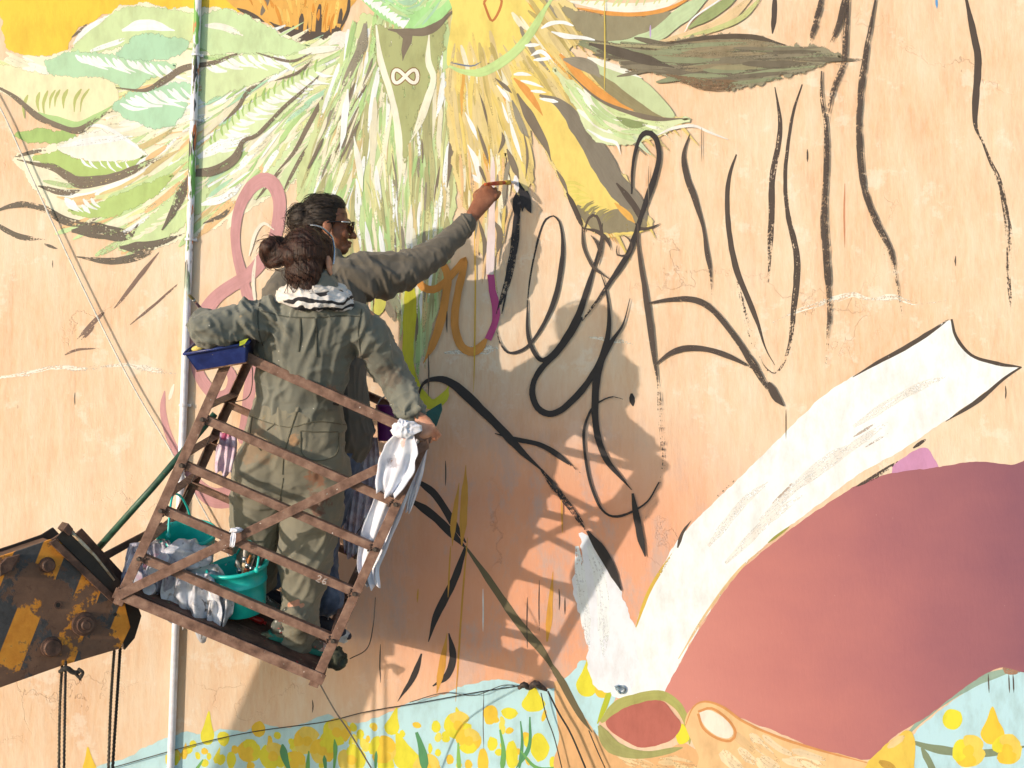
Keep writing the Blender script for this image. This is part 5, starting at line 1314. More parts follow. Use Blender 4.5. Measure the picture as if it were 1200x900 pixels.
def floor_at(px, c, up=0.0):
    lo, hi = -0.5, 1.5
    for _ in range(40):
        m = (lo + hi) / 2
        q = floor_pt(m, c, up) - Vector((0, CAM_Y, CAM_Z))
        if 600 + FPX * q.x / q.dot(_F) < px: lo = m
        else: hi = m
    return floor_pt(lo, c, up)
def shoe(parent, heel, fwd, up, k, m_upper, m_sole, m_trim):
    """trainer with sole, toe cap and laces"""
    f = Vector(fwd).normalized(); u = Vector(up); u = (u - f * u.dot(f)).normalized(); s = f.cross(u)
    q = lambda x, y, z: Vector(heel) + (f * x + s * y + u * z) * k
    T = lambda v: tuple(v)
    up_ = voxel('shoe', [limb([q(.02, 0, .06), q(.07, 0, .058), q(.14, 0, .05), q(.20, 0, .040), q(.245, 0, .034)], [(.032 * k, .038 * k), (.036 * k, .040 * k), (.040 * k, .032 * k), (.042 * k, .024 * k), (.034 * k, .018 * k)], T(s)),
                        limb([q(.03, 0, .07), q(.045, 0, .125)], [(.034 * k, .040 * k), (.036 * k, .044 * k)], T(s))], 0.006, m_upper, parent)
    ol = [(-.012, -.022), (.0, -.032), (.06, -.034), (.13, -.040), (.20, -.044), (.245, -.034), (.262, 0), (.245, .034), (.20, .040), (.13, .034), (.06, .032), (.0, .030), (-.012, .020)]
    solid('sole', prism([q(x, y, 0.002) for x, y in ol], u * .026 * k), m_sole, up_, bevel=0.004)
    solid('toe_cap', ellip(q(.225, 0, .034), (.042 * k, .038 * k, .022 * k), T(f), T(s), T(u)), m_trim, up_, smooth=True)
    for x in (.13, .15, .17): solid('lace', sweep([q(x, -.024, .078 - (x - .13) * .4), q(x, 0, .086 - (x - .13) * .45), q(x, .024, .078 - (x - .13) * .4)], .003 * k, 6), m_trim, up_)
    return up_

M_SKIN_W = skin('warm_light_skin', rgb(214, 150, 116), rgb(190, 120, 90), rgb(228, 172, 140))
M_SKIN_M = skin('warm_brown_skin', rgb(150, 92, 62), rgb(116, 68, 46), rgb(178, 116, 82))
M_HAIR_W = hair_mat('dark_brown_hair', rgb(30, 17, 13), rgb(84, 48, 34))
M_HAIR_M = hair_mat('black_hair', rgb(22, 18, 16), rgb(66, 52, 42), (0.2, 1, 1))
M_LENS = mottled('dark_lens', rgb(40, 26, 24), scale=5, rough=0.08)
M_METAL = mottled('silver_metal', rgb(200, 196, 190), scale=20, rough=0.25, metal=0.9)

# ------------------------------------------------------------------ the man at the back, arm stretched to the wall
HM = Head(P(384, 265, .39), (0.965, 0.24, -0.03), 0.02, 1.0)
mwr, mce = P(551, 257, .195), P(569, 231, .165)
hk = P(582, 243, .165) - P(562, 228, .165)
man_hand = hand_parts(mwr, mce, hk, (0.25, 1, 0), 0.95, 1.06, thumb_side=-1)
mf_l, mf_r = floor_at(316, .47, .10), floor_at(382, .44, .10)
man_parts = HM.parts() + man_hand + [
    limb([P(383, 300, .40), P(378, 345, .41), P(380, 420, .40), P(382, 500, .40), P(380, 540, .40)], [(.06, .06), (.15, .09), (.14, .10), (.145, .10), (.15, .11)], n=5),
    limb([P(420, 322, .39), P(460, 316, .34), P(500, 303, .30), P(530, 281, .24), P(552, 257, .195)], [.055, .052, .045, .038, .028]),
    limb([P(335, 340, .45), P(322, 375, .48), P(322, 420, .50), P(345, 455, .40)], [.055, .050, .044, .034]),
    limb([P(358, 530, .38), P(340, 630, .30), mf_l + Vector((0, 0, .03))], [.085, .062, .042]), limb([P(402, 530, .38), P(376, 640, .28), mf_r + Vector((0, 0, .03))], [.085, .062, .042])]
MAN = voxel('person', man_parts, 0.0038, M_SKIN_M, relax=2)
tag(MAN, 'person in sunglasses and grey long-sleeved top reaching to paint the wall', 'person')
# clothes
M_TOP = cloth('grey_jersey', rgb(104, 95, 82), rgb(95, 87, 75), rgb(112, 103, 89), 6)
a0, a1, a2, a3 = P(420, 325, .38), P(500, 304, .30), P(549, 261, .205), P(378, 330, .41)
jm = voxel('jersey', [limb([P(384, 306, .40), P(382, 318, .405), P(380, 340, .41), P(378, 380, .41), P(380, 440, .40), P(384, 490, .40), P(386, 512, .40)], [(.070, .068), (.105, .075), (.165, .10), (.18, .12), (.178, .125), (.182, .13), (.188, .135)], n=6),
                  limb([P(402, 322, .40), P(432, 324, .37), P(466, 320, .34), P(502, 303, .30), P(528, 281, .25), P(547, 263, .212)], [(.085, .075), (.092, .098), (.074, .086), (.060, .066), (.050, .052), (.046, .045)], (0, 1, 0)),
                  limb([P(350, 328, .43), P(332, 342, .45), P(322, 376, .48), P(322, 420, .50)], [.075, .078, .068, .060])], 0.0065, M_TOP, MAN,
           shape=folds([(a0, a1, 20, 0.7, .015, 1.0), (a1, a2, 22, 0.7, .007, 4.0), (P(380, 340, .41), P(384, 512, .4), 7, 3.2, .010, 2.0), (P(332, 342, .45), P(322, 420, .5), 20, 1.5, .008, 6.0)]))
strip_on('cuff', jm, [(541, 251), (547, 260), (552, 271)], 0.012, M_TOP, lift=0.001, thick=0.003)
M_JEAN = cloth('blue_jeans', rgb(84, 96, 118), rgb(58, 66, 84), rgb(120, 132, 152), 12)
voxel('jeans', [limb([P(383, 500, .40), P(381, 535, .40)], [(.165, .12), (.165, .125)]), limb([P(356, 535, .38), P(340, 630, .30), mf_l + Vector((0, 0, .05))], [.10, .082, .072]), limb([P(400, 535, .37), P(374, 640, .28), mf_r + Vector((0, 0, .05))], [.10, .080, .072])], 0.009, M_JEAN, MAN,
      shape=folds([(P(356, 535, .4), P(340, 630, .37), 16, 1.6, .008, 3.0), (P(340, 630, .37), mf_l, 20, 1.6, .009, 5.0), (P(404, 535, .4), mf_r, 16, 1.6, .008, 8.0)]))
M_NAVY, M_SHOEWHITE = mottled('navy_canvas', rgb(46, 48, 62), scale=30), mottled('scuffed_white_rubber', rgb(214, 206, 196), scale=30)
up_f = -E2
shoe(MAN, mf_l - up_f * .10 - E1 * .06, E1 * 0.9 + E3 * 0.35, up_f, 0.92, M_NAVY, M_SHOEWHITE, M_SHOEWHITE)
shoe(MAN, mf_r - up_f * .10 - E1 * .10, E1 * 0.97 + E3 * 0.15, up_f, 0.92, M_NAVY, M_SHOEWHITE, M_SHOEWHITE)
def hair_shape(c, X, freq, amp):
    c, X = np.array(tuple(c)), np.array(tuple(X))
    def fn(co, no):
        q = co - c
        s = q @ X
        r = q - s[:, None] * X
        return amp * (vnoise(np.stack([s * 9, r[:, 1] * freq + r[:, 0] * freq, r[:, 2] * freq], 1)) * 0.7 + vnoise(np.stack([s * 18 + 5, r[:, 1] * freq * 2.2, r[:, 2] * freq * 2.2], 1)) * 0.4)
    return fn
hm = voxel('hair', [HM.e((-.022, 0, .052), (.092, .080, .082)), HM.e((.018, 0, .082), (.055, .062, .050)), HM.e((-.060, 0, .0), (.060, .076, .062)), HM.e((-.112, .006, .022), (.050, .060, .068)), HM.e((-.020, -.062, .03), (.05, .024, .05)), HM.e((-.020, .062, .03), (.05, .024, .05))], 0.0042, M_HAIR_M, MAN, relax=1, shape=hair_shape(HM.o, HM.X, 95, .0035))
solid('hair_tie', sweep([HM.p(-.088, math.cos(t) * .050, .030 + math.sin(t) * .062) for t in np.linspace(0, 2 * math.pi, 22)], .006, 6), M_HAIR_M, hm, smooth=True)
# sunglasses
gl = solid('sunglasses', join(sweep([HM.p(.098, .062, .012), HM.p(.108, .03, .018), HM.p(.110, 0, .016), HM.p(.108, -.03, .018), HM.p(.098, -.062, .012)], .0042, 7, smooth_n=5)), mottled('black_plastic', rgb(34, 26, 24), scale=30, rough=0.25), MAN, smooth=True)
for sd in (-1, 1):
    solid('lens', ellip(HM.p(.101, sd * .036, -.004), (.007, .027, .021), HM.X, HM.Y, HM.Z), M_LENS, gl, smooth=True)
    solid('temple', sweep([HM.p(.098, sd * .064, .010), HM.p(.07, sd * .074, .009), HM.p(.02, sd * .082, .006), HM.p(-.012, sd * .084, .000)], .0038, 7, smooth_n=4), gl.data.materials[0], gl, smooth=True)
    solid('hinge_plate', sweep([HM.p(.088, sd * .073, .010), HM.p(.050, sd * .081, .008)], .0042, 6), M_METAL, gl, smooth=True)
# brush in his fingers (held, so a thing of its own)
M_BRISTLE = mottled('pink_white_bristles', rgb(246, 226, 226), rgb(206, 140, 160), rgb(255, 250, 248), 30, 0.9)
def paint_brush(butt, neck, tip, mh, mb, label, r=0.007, mf=None, group=None):
    butt, neck, tip = Vector(butt), Vector(neck), Vector(tip)
    root = empty('paint_brush', butt, label, 'paint brush', group)
    d = (neck - butt)
    solid('handle', sweep([butt, butt + d * .3, butt + d * .75, neck], [r * .55, r * .9, r, r * .8], 10, smooth_n=3), mh, root, smooth=True)
    e = tip - neck
    solid('ferrule', sweep([neck - e * .05, neck + e * .35], [r * 1.0, r * 1.25], 10), mf or M_METAL, root, smooth=True)
    solid('bristles', sweep([neck + e * .33, neck + e * .6, neck + e * .9, tip], [r * 1.2, r * 1.45, r * 1.05, r * .3], 10, flat=0.55, smooth_n=3), mb, root, smooth=True)
    return root
M_REDH = mottled('red_yellow_handle', rgb(206, 60, 40), rgb(150, 30, 26), rgb(230, 170, 50), 28, 0.4)
M_YELF = mottled('yellow_ferrule', rgb(222, 180, 60), scale=30, rough=0.35)
paint_brush(P(568, 216, .205), P(592, 214, .095), P(605, 214, .006), M_REDH, M_BRISTLE, 'red and yellow paint brush held to the wall in the raised hand', 0.0095, M_YELF)

# ------------------------------------------------------------------ the woman in front, seen from behind
HW = Head(P(363, 307, .90), (0.24, 0.97, -0.02), -0.05, 1.03)
wf_r, wf_l = floor_at(347, .15, .09), floor_at(300, .36, .09)
LS, LE, LW_, LH = P(313, 372, .88), P(242, 383, .98), P(250, 382, .77), P(247, 376, .705)
RS, RE, RW, RH = P(426, 378, .83), P(458, 433, .71), P(488, 486, .78), P(497, 500, .79)
whand_r = hand_parts(RW, P(496, 499, .795), (P(506, 492, .80) - P(486, 508, .80)), (-0.1, 1, -0.3), 0.95, 0.92, thumb_side=-1)
whand_l = hand_parts(LW_, LH, (0.6, 0, 0.8), (0.6, 0.3, -0.5), 0.9, 0.90, thumb_side=1)
wbody = HW.parts() + whand_r + whand_l + [
    limb([P(371, 345, .895), P(366, 375, .86), P(358, 420, .77), P(350, 470, .69), P(345, 530, .63)], [(.056, .056), (.13, .085), (.125, .095), (.12, .09), (.15, .11)], n=5),
    limb([P(330, 368, .87), LS, P(278, 378, .93), LE, LW_], [.05, .052, .046, .040, .026]), limb([P(410, 372, .86), RS, P(443, 408, .77), RE, P(474, 464, .75), RW], [.05, .052, .046, .040, .034, .026]),
    limb([P(318, 540, .63), P(302, 622, .46), wf_l], [.085, .060, .042]), limb([P(372, 540, .62), P(358, 648, .55), wf_r], [.085, .062, .042])]
WOM = voxel('person', wbody, 0.0050, M_SKIN_W, relax=2)
tag(WOM, 'person with a hair bun and scarf in olive overalls leaning on the basket rail', 'person')
def st(px, py, d, r, col, k=0.85):
    q = P(px, py, d); return (tuple(q), r, col, k)
ORS = rgb(214, 128, 60)
M_OLIVE = cloth('olive_cotton', rgb(122, 120, 106), rgb(112, 110, 97), rgb(130, 127, 112), 5, [st(322, 366, .93, .020, ORS), st(316, 372, .93, .010, rgb(230, 200, 170)), st(432, 362, .92, .014, rgb(190, 140, 110), .6), st(418, 430, .86, .07, rgb(110, 86, 66), .5), st(455, 440, .79, .06, rgb(98, 78, 62), .6), st(392, 462, .80, .04, rgb(180, 110, 70), .5), st(283, 372, .99, .012, rgb(226, 190, 140))], spots=[rgb(214, 206, 190)])
M_TROUSER = cloth('paint_stained_trousers', rgb(134, 126, 106), rgb(122, 115, 96), rgb(144, 135, 113), 5, [st(372, 560, .74, .06, rgb(170, 100, 66), .6), st(300, 520, .74, .09, rgb(160, 124, 92), .55), st(345, 515, .76, .03, rgb(196, 140, 90), .6), st(372, 588, .68, .05, rgb(120, 66, 50), .7), st(350, 745, .63, .05, rgb(110, 96, 70), .6), st(308, 488, .78, .012, rgb(222, 170, 60))], spots=[rgb(206, 190, 160), rgb(176, 104, 66)])
jw = voxel('jacket', [limb([P(351, 470, .69), P(352, 452, .71), P(356, 420, .765), P(362, 392, .82), P(367, 372, .86), P(370, 356, .885), P(371, 342, .895)], [(.158, .120), (.172, .128), (.182, .126), (.184, .118), (.172, .108), (.125, .098), (.088, .085)], n=6),
                      limb([P(322, 372, .87), P(366, 368, .865), P(416, 376, .86)], [.066, .075, .066]),
                      limb([P(326, 372, .875), P(303, 374, .89), P(274, 379, .94), P(246, 384, .97), P(243, 384, .90), P(246, 383, .83)], [(.072, .070), (.074, .074), (.070, .070), (.064, .066), (.062, .064), (.054, .056)], (0, 0, 1)),
                      limb([P(412, 378, .845), P(428, 390, .82), P(443, 412, .765), P(457, 436, .715), P(470, 458, .74), P(481, 477, .77)], [.070, .074, .070, .064, .058, .055])], 0.0062, M_OLIVE, WOM,
           shape=folds([(LS, LE, 24, 0.6, .024, 1.3), (LE, LW_, 24, 0.6, .016, 9.0), (RS, RE, 13, 0.8, .013, 3.7), (RE, RW, 20, 0.8, .016, 5.1), (P(351, 475, .69), P(358, 425, .765), 12, 1.6, .012, 2.0), (P(358, 425, .765), P(368, 365, .87), 3.0, 2.6, .013, 6.4)]))
jt = bvh(jw)
M_SEAM = cloth('olive_seam', rgb(84, 84, 72), rgb(66, 66, 56), rgb(98, 96, 82), 20)
strip_on('yoke_seam', jw, [(306, 364), (335, 371), (368, 372), (400, 370), (424, 371)], 0.006, M_SEAM, 0.0, 0.0022, tree=jt)
strip_on('sleeve_seam', jw, [(305, 352), (302, 370), (304, 392), (308, 405)], 0.006, M_SEAM, 0.0, 0.0022, tree=jt)
strip_on('sleeve_seam', jw, [(424, 362), (420, 382), (421, 402), (424, 420)], 0.006, M_SEAM, 0.0, 0.0022, tree=jt)
strip_on('back_pleat', jw, [(352, 373), (352, 392), (350, 412)], 0.010, M_SEAM, 0.0, 0.004, tree=jt)
strip_on('back_pleat', jw, [(370, 373), (371, 395), (371, 418)], 0.010, M_SEAM, 0.0, 0.004, tree=jt)
strip_on('rolled_cuff', jw, [(456, 482), (470, 487), (484, 484), (491, 476)], 0.030, M_OLIVE, 0.0, 0.007, tree=jt)
tw = voxel('trousers', [limb([P(351, 462, .69), P(350, 478, .675), P(347, 505, .65), P(343, 545, .63)], [(.160, .118), (.176, .122), (.198, .128), (.198, .120)], n=6), ellip(P(315, 530, .68), (.098, .075, .105)), ellip(P(374, 535, .665), (.100, .075, .108)),
                        limb([P(312, 545, .63), P(304, 590, .55), P(300, 628, .48), P(299, 665, .45), wf_l + Vector((0, 0, .06))], [.122, .110, .098, .088, .080]),
                        limb([P(373, 545, .62), P(366, 600, .58), P(358, 648, .555), P(353, 700, .55), P(350, 735, .55), P(348, 752, .55), wf_r + Vector((0, 0, .03))], [(.122, .105), (.118, .105), (.112, .10), (.080, .078), (.080, .078), (.080, .075), (.056, .052)])], 0.0065, M_TROUSER, WOM,
           shape=folds([(P(350, 470, .68), P(345, 540, .64), 10, 2.4, .006, 2.2), (P(312, 550, .62), P(300, 628, .48), 11, 0.7, .013, 7.0), (P(300, 628, .48), wf_l, 12, 0.7, .013, 3.0), (P(373, 545, .62), P(358, 648, .555), 10, 0.7, .014, 4.4), (P(358, 648, .555), P(350, 740, .55), 12, 0.6, .013, 8.8), (P(349, 740, .55), wf_r, 34, 0.7, .013, 5.5)]))
tt = bvh(tw)
M_TSEAM = cloth('trouser_seam', rgb(104, 98, 78), rgb(84, 78, 62), rgb(120, 112, 90), 20)
M_DARKBELT = cloth('dark_belt', rgb(58, 54, 48), rgb(40, 38, 34), rgb(76, 72, 62), 20)
strip_on('belt', tw, [(299, 459), (318, 455), (345, 460), (372, 468), (396, 474), (408, 474)], 0.012, M_DARKBELT, 0.0, 0.006, tree=tt)
strip_on('belt_loop', tw, [(353, 462), (351, 472), (348, 482)], 0.016, M_TROUSER, 0.001, 0.007, step=2, tree=tt)
strip_on('centre_seam', tw, [(348, 482), (342, 500), (336, 520), (332, 540), (331, 556)], 0.006, M_TSEAM, 0.0, 0.0025, tree=tt)
strip_on('yoke_seam', tw, [(289, 486), (310, 494), (332, 500), (345, 500), (372, 494), (406, 498)], 0.005, M_TSEAM, 0.0, 0.002, tree=tt)
for pts in ([(313, 504), (320, 498), (322, 496)], [(352, 505), (372, 506), (396, 506)], [(296, 488), (294, 512), (306, 528)], [(352, 506), (354, 532), (372, 540), (394, 532), (397, 507)]): strip_on('pocket_seam', tw, pts, 0.006, M_TSEAM, 0.0, 0.003, tree=tt)
strip_on('inseam', tw, [(332, 560), (326, 600), (323, 640)], 0.006, M_TSEAM, 0.0, 0.002, tree=tt)
# shoes with a teal sole
M_SHOE, M_TEALSOLE, M_REDTRIM = mottled('grey_green_canvas', rgb(96, 96, 84), scale=40, spots=[rgb(214, 206, 190), rgb(206, 70, 60)], spot_scale=70, spot_at=0.66), mottled('teal_rubber', rgb(40, 128, 110), scale=30), mottled('pale_trim', rgb(214, 190, 170), rgb(190, 70, 60), rgb(230, 220, 206), 50)
shoe(WOM, wf_r - up_f * .09 - E1 * .075, E1 * 0.96 + E3 * 0.22, up_f, 0.90, M_SHOE, M_TEALSOLE, M_REDTRIM)
shoe(WOM, wf_l - up_f * .09 - E1 * .05, E1 * 0.75 + E3 * 0.3, up_f, 0.86, M_SHOE, M_TEALSOLE, M_REDTRIM)
# hair and bun
bo = HW.o + np.array([-.116, -.035, .028])
bun = [ellip(bo, (.046, .044, .048))] + [limb([bo + np.array([math.cos(a) * r, -.012 + .02 * math.sin(a * 1.7 + q), math.sin(a) * r * 1.05]) for a in np.linspace(q * 2.1, q * 2.1 + 2.6, 6)], [.012, .018, .020, .020, .018, .010], seg=12, n=4) for q, r in ((0, .042), (1, .044), (2, .040), (0.5, .026))]
hw_ = voxel('hair', [HW.e((-.022, 0, .030), (.094, .080, .098)), HW.e((-.050, 0, -.045), (.058, .070, .070)), HW.e((-.062, 0, -.10), (.030, .048, .045)), HW.e((.015, -.050, .045), (.055, .034, .058)), HW.e((.012, .050, .045), (.055, .034, .058)), limb([HW.p(-.07, .03, .01), bo], [.05, .030])] + bun, 0.0045, M_HAIR_W, WOM, relax=1, shape=hair_shape(HW.o, (0.6, 0.1, -0.75), 80, .0045))
for q in range(10):
    a = random.uniform(-.05, .06)
    solid('loose_strand', sweep([HW.p(-.085, a, -.07), HW.p(-.095 - random.uniform(0, .02), a + random.uniform(-.01, .02), -.105), HW.p(-.088, a + random.uniform(-.02, .03), -.135)], [.0018, .0014, .0006], 4, smooth_n=4), M_HAIR_W, hw_, smooth=True)
def flyaways(hair, flow, n, lo, hi, seed, parent):
    """single hairs lying on and lifting off the hair mass"""
    rnd = random.Random(seed); me = hair.data
    parts = []
    for _ in range(n):
        v = me.vertices[rnd.randrange(len(me.vertices))]
        p, nn = v.co.copy(), v.normal.copy()
        t = Vector(flow(p)); t = t - nn * t.dot(nn)
        if t.length < 1e-4: continue
        t.normalize(); s_ = t.cross(nn)
        L = rnd.uniform(lo, hi); c = rnd.uniform(-.25, .25); up = rnd.uniform(.0, .22)
        parts.append(sweep([p + nn * .0006, p + t * L * .35 + s_ * L * c * .2 + nn * (.003 + L * up * .15), p + t * L * .7 + s_ * L * c * .5 + nn * (.004 + L * up * .25) - nn * L * .08, p + t * L + s_ * L * c + nn * (L * up * .3) - nn * L * .22], [.0011, .0010, .0009, .0004], 4, smooth_n=3))
    o = solid('flyaway_strands', join(*parts), hair.data.materials[0], hair, smooth=True)
    return tag(o, kind='stuff')
bo_v = Vector(bo)
flyaways(hw_, lambda p: (bo_v - p) if (p - bo_v).length > .07 else Vector((p - bo_v).cross(Vector((0.2, 1, 0.1)))), 300, .03, .06, 5, WOM)
flyaways(hm, lambda p: Vector(-HM.X) + Vector((0, 0, -0.15)), 300, .03, .07, 6, MAN)
# glasses pushed up on her head
gw = solid('glasses', sweep([HW.p(.03, .075, .090), HW.p(.010, .045, .124), HW.p(.0, 0, .134), HW.p(.010, -.045, .124), HW.p(.03, -.078, .090)], .0042, 7, smooth_n=6), M_METAL, WOM, smooth=True)
for sd in (-1, 1):
    solid('temple', sweep([HW.p(.03, sd * .078, .090), HW.p(.012, sd * .092, .045), HW.p(.0, sd * .094, .0), HW.p(-.006, sd * .092, -.020)], .0042, 6, smooth_n=5), M_METAL, gw, smooth=True)
# scarf
def scarf_material():
    m, nt, b = nodes_of('black_and_white_scarf')
    co = objco(nt)
    n = noise(nt, 9, 2, 0.4, co)
    w = nt.nodes.new('ShaderNodeTexWave'); w.wave_type = 'RINGS'; w.inputs['Scale'].default_value = 10; w.inputs['Distortion'].default_value = 7; w.inputs['Detail'].default_value = 1.5; w.inputs['Detail Scale'].default_value = 1.6
    nt.links.new(co, w.inputs['Vector'])
    r = ramp(nt, w.outputs['Fac'], [(0.42, rgb(44, 42, 44)), (0.5, rgb(238, 226, 214))])
    sep = nt.nodes.new('ShaderNodeSeparateXYZ'); nt.links.new(co, sep.inputs[0])
    zc = P(370, 346, 1.0).z; xc = P(352, 344, 1.0).x
    mk = math_n(nt, 'ADD', math_n(nt, 'ADD', math_n(nt, 'MULTIPLY', math_n(nt, 'SUBTRACT', zc, sep.outputs[2]), 40.0), math_n(nt, 'MULTIPLY', math_n(nt, 'SUBTRACT', sep.outputs[0], xc), 9.0)), math_n(nt, 'MULTIPLY', n.outputs[0], 0.6))
    rk = ramp(nt, mk, [(0.35, BLK), (0.6, WHT)])
    c = mixc(nt, rk.outputs[0], rgb(240, 224, 206), r.outputs[0])
    nt.links.new(c, b.inputs['Base Color']); b.inputs['Roughness'].default_value = 0.9
    bump(nt, b, noise(nt, 70, 4, 0.6, co).outputs[0], 0.3, 0.004)
    return m
sc_c = P(369, 347, .893)
def ring(r, dz, tr, ph, tilt):
    pts = []
    for k in range(13):
        a = 2 * math.pi * k / 12 + ph
        pts.append(sc_c + Vector((math.cos(a) * r * 1.12, math.sin(a) * r * 0.95, dz + math.cos(a) * tilt + 0.008 * math.sin(3 * a + ph) + 0.014 * math.sin(a))))
    return limb(pts, [tr * (1 + .15 * math.sin(2 * k + ph)) for k in range(13)], (0, 0, 1), seg=14, n=4)
voxel('scarf', [ring(.080, .016, .026, 0.3, -.006), ring(.096, -.006, .030, 1.7, -.012), ring(.108, -.022, .024, 3.1, -.014)], 0.0048, scarf_material(), WOM, relax=1, shape=folds([(sc_c + Vector((-.2, 0, 0)), sc_c + Vector((.2, 0, 0)), 22, 3.0, .008, 3.0)]))
M_WATCH = mottled('blue_grey_strap', rgb(70, 78, 88), scale=30)
wv = (RW - RE).normalized()
solid('wristband', lathe(RW - wv * .004, wv, [(.030, -.006), (.032, -.006), (.032, .006), (.030, .006)], 18), mottled('red_band', rgb(200, 96, 70), scale=40), WOM, smooth=True)
M_PURPH = mottled('purple_handle', rgb(110, 84, 104), rgb(70, 60, 84), rgb(150, 110, 120), 30, 0.4)
paint_brush(P(244, 372, .70), P(229, 354, .78), P(221, 345, .82), M_PURPH, mottled('dark_bristles', rgb(120, 110, 70), scale=40), 'thin purple-handled brush sticking up behind the bent elbow', 0.006)

# ================================================================== things in and on the basket
def drape(name, pts, widths, mat, parent=None, pleats=4, amp=0.012, seed=0.0, thick=0.0016, m=26, across=(1, 0, 0), n=8, jag=0.15):
    """a hanging length of cloth: centre line (px, py, d), half widths in metres, soft pleats running down it"""
    C = catmull([tuple(P(*q)) + (w,) for q, w in zip(pts, widths)], n=n)
    A, W = C[:, :3], C[:, 3]
    k = len(A)
    T = np.gradient(A, axis=0); T /= np.linalg.norm(T, axis=1)[:, None]
    ac = np.array(across, float)
    grid = []
    for i in range(k):
        s = ac - T[i] * (ac @ T[i]); s /= np.linalg.norm(s); nn = np.cross(T[i], s)
        f = i / (k - 1)
        row = []
        for j in range(m):
            v = 2 * j / (m - 1) - 1
            q = np.array([[v * 2.2 + seed, f * 2.5 + seed, 0.3], [v * 5 + seed, f * 7, 2.0]])
            nz = vnoise(q)
            z = amp * (0.35 + 0.65 * f) * (math.sin(v * math.pi * pleats + seed + 1.4 * nz[0]) + 0.8 * nz[0] + 0.35 * nz[1])
            end = (W[i] * jag * math.sin(v * 5 + seed) + W[i] * 0.5 * jag * nz[1]) * (f ** 6)
            row.append(A[i] + s * v * W[i] * (1 + 0.08 * nz[1]) + nn * z + T[i] * end * 2)
        grid.append(row)
    v = [p for r in grid for p in r]
    f_ = [(i * m + j, i * m + j + 1, (i + 1) * m + j + 1, (i + 1) * m + j) for i in range(k - 1) for j in range(m - 1)]
    o = mesh_obj(name, v, f_, mat, parent, smooth=True)
    md = o.modifiers.new('thickness', 'SOLIDIFY'); md.thickness = thick; md.offset = 0
    return o
def crumple(name, c, r, mat, parent=None, amp=0.35, freq=14.0, seed=0.0, sub=5, facets=False):
    bm = bmesh.new(); bmesh.ops.create_icosphere(bm, subdivisions=sub, radius=1.0)
    co = np.array([v.co[:] for v in bm.verts])
    w = co * np.array(r) * freq
    n1 = vnoise(w * 0.55 + seed); n2 = vnoise(w * 1.3 + seed * 2 + 3); n3 = vnoise(w * 2.9 + seed + 8)
    h = 1 + amp * (0.9 * n1 + 0.65 * (1 - 2.4 * np.abs(n2)) + 0.35 * (1 - 2.4 * np.abs(n3)) - 0.3)
    co = co * h[:, None] * np.array(r)
    for v, p in zip(bm.verts, co): v.co = tuple(p + np.array(tuple(c)))
    return bm_obj(name, bm, mat, parent, smooth=not facets)
def plastic(name, base, blot, alpha=0.75, rough=0.18):
    m, nt, b = nodes_of(name)
    co = objco(nt)
    n1 = noise(nt, 22, 5, 0.65, co); n2 = noise(nt, 13, 3, 0.5, co)
    c = ramp(nt, n1.outputs[0], [(0.30, tuple(v * 0.55 for v in base[:3]) + (1,)), (0.48, base), (0.7, rgb(240, 238, 240))]).outputs[0]
    for q, col in enumerate(blot):
        nn = noise(nt, 17 + 6 * q, 3, 0.5, objco(nt, (1, 1 + q * .3, 1)))
        rr = ramp(nt, nn.outputs[0], [(0.62, BLK), (0.68, WHT)])
        c = mixc(nt, rr.outputs[0], c, col)
    nt.links.new(c, b.inputs['Base Color'])
    b.inputs['Roughness'].default_value = rough
    b.inputs['Alpha'].default_value = alpha
    b.inputs['Coat Weight'].default_value = 0.4
    bump(nt, b, noise(nt, 60, 5, 0.7, co).outputs[0], 0.5, 0.008)
    return m
def bucket(c_top, c_bot, r_top, r_bot, mat, label, handle, group=None):
    """tapered plastic pail with a rolled rim, two ribs and a bail"""
    ct, cb = Vector(c_top), Vector(c_bot)
    ax = ct - cb; H = ax.length; d = ax.normalized()
    root = empty('bucket', cb, label, 'bucket', group)
    rr = lambda t: r_bot + (r_top - r_bot) * t
    prof = [(0.0, 0.0), (r_bot * .96, 0.0), (r_bot, .004), (rr(.3), H * .3), (rr(.62), H * .62), (rr(.62) + .003, H * .63), (rr(.66) + .003, H * .66), (rr(.67), H * .67), (rr(.93), H * .93), (rr(.93) + .006, H * .935), (r_top + .007, H * .97), (r_top + .006, H), (r_top, H + .003), (r_top - .004, H), (rr(.9) - .004, H * .9), (rr(.4) - .004, H * .4), (r_bot - .006, .010), (0.0, .010)]
    solid('pail', lathe(cb, d, prof, 40), mat, root, smooth=True)
    hp = [P(*q) for q in handle]
    solid('bail', sweep(hp, [.0045] * len(hp), 8, smooth_n=6), mat, root, smooth=True)
    for q in (hp[0], hp[-1]): solid('bail_lug', ellip(q, (.010, .010, .012)), mat, root, smooth=True)
    return root
M_TEAL = mottled('teal_plastic', rgb(34, 206, 190), rgb(24, 186, 168), rgb(70, 220, 206), 10, 0.32, bstr=0.05, spots=[rgb(206, 226, 218), rgb(226, 196, 150), rgb(60, 70, 70)], spot_scale=34, spot_at=0.73)
bucket(P(219, 624, .58), P(222, 678, .50), .112, .086, M_TEAL, 'teal plastic bucket hooked on the left end of the basket', [(197, 628, .66), (199, 600, .64), (203, 580, .60), (212, 582, .58), (220, 596, .54), (225, 614, .50)])
bucket(P(278, 662, .63), P(286, 716, .58), .115, .085, M_TEAL, 'teal plastic bucket holding brushes beside the person\'s left leg', [(301, 668, .72), (303, 650, .70), (297, 638, .66), (290, 634, .62), (283, 640, .57), (276, 652, .52)])
random.seed(17)
